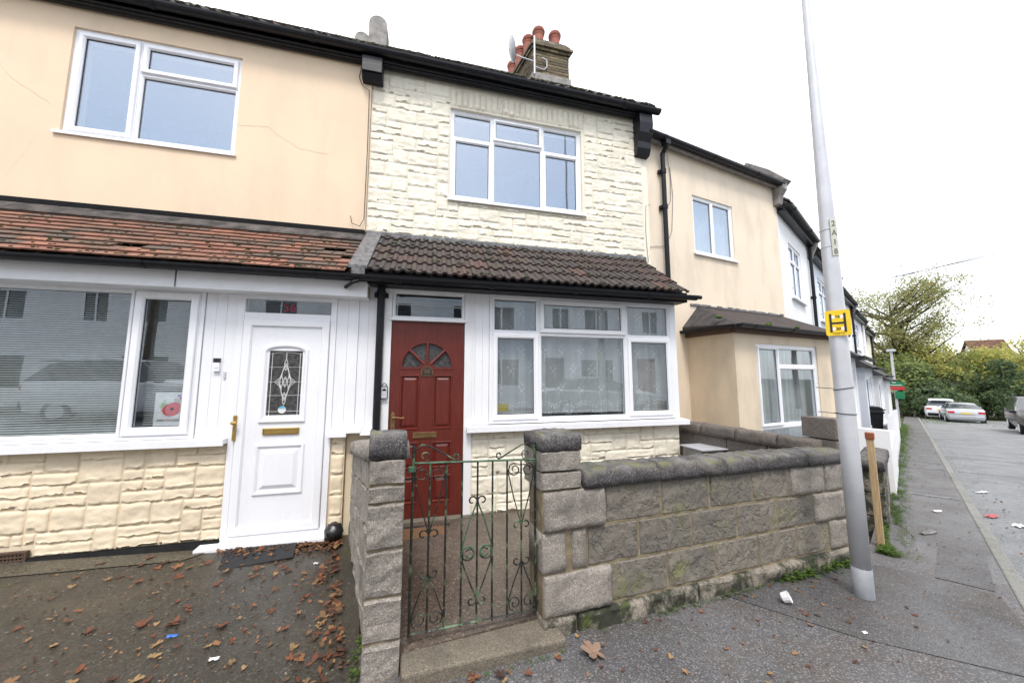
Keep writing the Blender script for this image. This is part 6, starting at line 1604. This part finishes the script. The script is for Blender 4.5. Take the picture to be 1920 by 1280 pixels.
# =================================================================== cars
def car(fr, paint, label, kind='saloon', group='cars parked at the road end'):
    """x forward, origin on the ground under the middle; length about 4.4"""
    t = thing('parked_car', label, 'car', tuple(fr @ Vector((0, 0, 0))), fr.to_euler().z, group)
    if kind == 'saloon': st = [(-2.25, .42, .78, .78, .72, .60), (-2.18, .28, .98, .98, .82, .62), (-1.75, .22, 1.03, 1.05, .87, .64), (-1.25, .2, 1.0, 1.36, .88, .60), (-.6, .2, .98, 1.43, .89, .60), (.15, .2, .96, 1.41, .89, .60), (.95, .2, .93, 1.02, .88, .66), (1.6, .22, .86, .88, .85, .62), (2.1, .26, .74, .76, .76, .5), (2.25, .38, .6, .6, .62, .4)]
    else: st = [(-2.25, .45, .95, .95, .76, .62), (-2.18, .32, 1.12, 1.2, .86, .66), (-1.85, .28, 1.12, 1.60, .91, .64), (-1.2, .27, 1.12, 1.70, .92, .66), (-.4, .27, 1.1, 1.73, .93, .66), (.3, .27, 1.08, 1.68, .93, .66), (1.05, .27, 1.05, 1.14, .92, .7), (1.7, .3, .98, 1.0, .88, .66), (2.15, .34, .84, .86, .78, .55), (2.27, .45, .65, .65, .64, .4)]
    mb = MB(fr); vs = []; K = 9
    for (x, zb, zl, zt, wb, wt) in st:
        top = zt - zl > .12
        w2 = wt if top else wb * .86
        vs += [(x, 0, zb), (x, wb * .9, zb), (x, wb, zb + (zl - zb) * .35), (x, wb * .985, zl - .04), (x, wb * .94, zl), (x, (wb * .94 + w2) / 2 + .03, (zl + zt) / 2 + .02 * top), (x, w2, zt - (.03 if top else .0)), (x, w2 * .7, zt), (x, 0, zt + .012)]
    fs = []; mi = []
    for i in range(len(st) - 1):
        ti = st[i][3] - st[i][2] > .12; tj = st[i + 1][3] - st[i + 1][2] > .12
        for j in range(K - 1):
            fs.append((i * K + j, (i + 1) * K + j, (i + 1) * K + j + 1, i * K + j + 1))
            g = 1 if ((ti and tj and j in (4, 5)) or (ti != tj and j in (4, 5, 6, 7))) else 0
            mi.append(g)
    n = len(vs); 
    for f, g in zip(fs, mi): mb.add([vs[q] for q in f], [(0, 1, 2, 3)], g); mb.add([(vs[q][0], -vs[q][1], vs[q][2]) for q in f][::-1], [(0, 1, 2, 3)], g)
    for idx in (0, len(st) - 1):
        p = [vs[idx * K + j] for j in range(K)]; mb.add(p + [(a, -b, c) for a, b, c in p[::-1]], [tuple(range(2 * K))], 0)
    # side and rear bumper
    body = mb.build('body', [paint, 'carglass'], t)
    me = body.data; import bmesh as _b
    bm = _b.new(); bm.from_mesh(me); _b.ops.remove_doubles(bm, verts=bm.verts, dist=.002); _b.ops.recalc_face_normals(bm, faces=bm.faces); bm.to_mesh(me); bm.free()
    me.polygons.foreach_set('use_smooth', [True] * len(me.polygons))
    b = body.modifiers.new('bevel', 'BEVEL'); b.width = .03; b.segments = 2; b.limit_method = 'ANGLE'; b.angle_limit = R(35)
    zt = st[1][2]; wr = st[1][4]
    mb = MB(fr); mb.box(-2.29, -wr * .93, st[0][1] - .06, -2.12, wr * .93, st[0][1] + .17); mb.build('rear_bumper', paint if kind == 'saloon' else 'black_plastic', t, bevel=.03)
    mb = MB(fr); mb.box(-2.24, -.26, zt - .27, -2.265, .26, zt - .16); mb.build('number_plate', 'plate', t)
    mb = MB(fr); mb.box(2.26, -.26, .42, 2.28, .26, .53); mb.build('number_plate', 'paper', t)
    for s_ in (-1, 1):
        mb = MB(fr); mb.box(-2.26, s_ * wr * .62, zt - .24, -2.05, s_ * (wr * .98), zt - .09); mb.build('tail_light', 'taillight', t, bevel=.02)
        mb = MB(fr); mb.box(1.95, s_ * .45, .58, 2.24, s_ * .70, .70); mb.build('headlight', 'headlight', t, bevel=.03)
        mb = MB(fr); mb.box(.72, s_ * .88, .98, .84, s_ * 1.06, 1.10); mb.build('wing_mirror', paint, t, bevel=.03)
        for x in (-1.35, 1.38):
            mb = MB(fr); y0 = s_ * .90; mb.tube([(x, y0, .32), (x, y0 - s_ * .2, .32)], .325, 24); wh = mb.build('wheel', 'rubber', t, bevel=.02)
            mb = MB(fr); mb.tube([(x, y0 + s_ * .006, .32), (x, y0 - s_ * .03, .32)], .20, 20); mb.build('rim', 'galv', wh)
    if kind != 'saloon':
        mb = MB(fr); mb.prism([(-2.1, 1.64), (-1.75, 1.70), (-1.75, 1.74), (-2.12, 1.67)], 'y', -.62, .62); mb.build('spoiler', paint, t)
    return t
def onroad(d_, w_, ang=0, dz=-.075):
    p = KP + KD * d_ + KN * w_; return Matrix.Translation((p.x, p.y, gz(*p) + dz)) @ Matrix.Rotation(math.atan2(KD.y, KD.x) + R(ang), 4, 'Z')
car(onroad(37.6, 2.0, 3), 'carsilver', 'silver saloon seen from behind, parked at the end of the road', 'saloon')
car(onroad(42.2, 1.25, 0), 'carwhite', 'white tall car with dark bumper parked beyond the silver saloon', 'suv')
car(onroad(25.4, 3.75, 180), 'cardark', 'dark car facing us, cut by the right edge of the picture', 'suv')

# =================================================================== across the street, seen only in the window panes
OF = Matrix.Translation((-1, -7.9, 0)) @ Matrix.Rotation(R(184), 4, 'Z')
for i in range(7):
    u0 = -15.0 + i * 4.6; o = OF @ Vector((u0, 0, 0)); g = .10
    h = thing('terraced_house', ['white', 'ivory', 'pale grey', 'cream', 'off-white', 'bluish white', 'stone coloured'][i] + ' house across the street, only seen reflected in the window panes', 'house', (o.x, o.y, g), R(184), 'houses across the street')
    mm = ['white_render', 'white_render', 'grey_render', 'white_render', 'white_render', 'white_render', 'white_render'][i]
    hs = [(u0 + .9, u0 + 2.2, g + 3.3, g + 4.5), (u0 + 2.9, u0 + 3.8, g + 3.3, g + 4.5), (u0 + .7, u0 + 2.4, g + .8, g + 2.1)]
    mb = MB(OF); wall_panel(mb, u0, u0 + 4.6, g - .5, g + 5.2, 0, .2, hs); mb.box(u0, 5, g - .5, u0 + 4.6, 5.2, g + 5.2); mb.build('wall', mm, h)
    mb = MB(OF); mb.prism([(-.25, g + 5.2), (2.5, g + 7.2), (5.3, g + 5.2)], 'x', u0, u0 + 4.6); mb.build('roof', 'darkroof', h)
    for (a, b, c, d_) in hs:
        mb = MB(OF); mb.ring(a, b, c, d_, [(0, .02), (0, -.0), (.07, -.0), (.07, .02)]); mb.box((a + b) / 2 - .03, .0, c + .07, (a + b) / 2 + .03, .02, d_ - .07); wd = mb.build('window', 'upvc', h)
        mb = MB(OF); mb.box(a + .05, .03, c + .05, b - .05, .05, d_ - .05); mb.build('pane', 'carglass', wd)
    mb = MB(OF); mb.box(u0 + 3.2, -.02, g, u0 + 4.1, .03, g + 2.1); mb.build('door', ['reddoor', 'cardark', 'wood_dark', 'upvc', 'wood_dark', 'upvc', 'cardark'][i], h)
KB = Vector((-1.0, -.62))
car(Matrix.Translation((-8.0, -4.9, gz(-8.0, -4.9) - .08)) @ Matrix.Rotation(R(4), 4, 'Z'), 'carwhite', 'white car parked across the street, seen reflected in the panes of the cream house', 'suv', 'cars parked across the street')
car(Matrix.Translation((6.2, -4.0, gz(6.2, -4.0) - .08)) @ Matrix.Rotation(R(14), 4, 'Z'), 'carsilver', 'silver car parked across the street, seen reflected in the stone-clad house', 'saloon', 'cars parked across the street')
for i, (px, py) in enumerate(((-9, -6.4), (24, -1.0))):
    t = thing('utility_pole', ('near' if i == 0 else 'far') + ' wooden cable pole across the street', 'utility pole', (px, py, .1), 0, 'utility poles'); mb = MB(); mb.tube([(px, py, -.5), (px, py, 8.2)], [.14, .09], 12); mb.build('pole', 'bark', t)
    mb = MB(); mb.box(px - .5, py - .04, 7.7, px + .5, py + .04, 7.8); mb.build('cross_arm', 'bark', t)
def wire(a, b, sag, label):
    mb = MB(); a = Vector(a); b = Vector(b); mb.tube([a.lerp(b, i / 24) - Vector((0, 0, sag * 4 * (i / 24) * (1 - i / 24))) for i in range(25)], .009, 4); mb.build('overhead_wire', 'rubber', None, label, 'wire', 'overhead wires')
for k, (dx, z) in enumerate(((-.45, 7.8), (-.15, 7.8), (.15, 7.8), (.45, 7.8), (0, 8.1), (0, 6.9))):
    wire((-9 + dx, -6.4, z), (24 + dx, -1.0, z), .5 + .06 * k, 'thin overhead wire number %s counted from the houses, reflected in the upstairs windows' % ['one', 'two', 'three', 'four', 'five', 'six'][k])
for k in range(4):
    wire((27.5 + .3 * k, 15.0, 7.3 + .12 * k), (24 + .5 * k, -1.0, 8.0), .25 + .05 * k, 'thin overhead wire crossing the sky above the road end, %s of four' % ['lowest', 'second lowest', 'second highest', 'highest'][k])
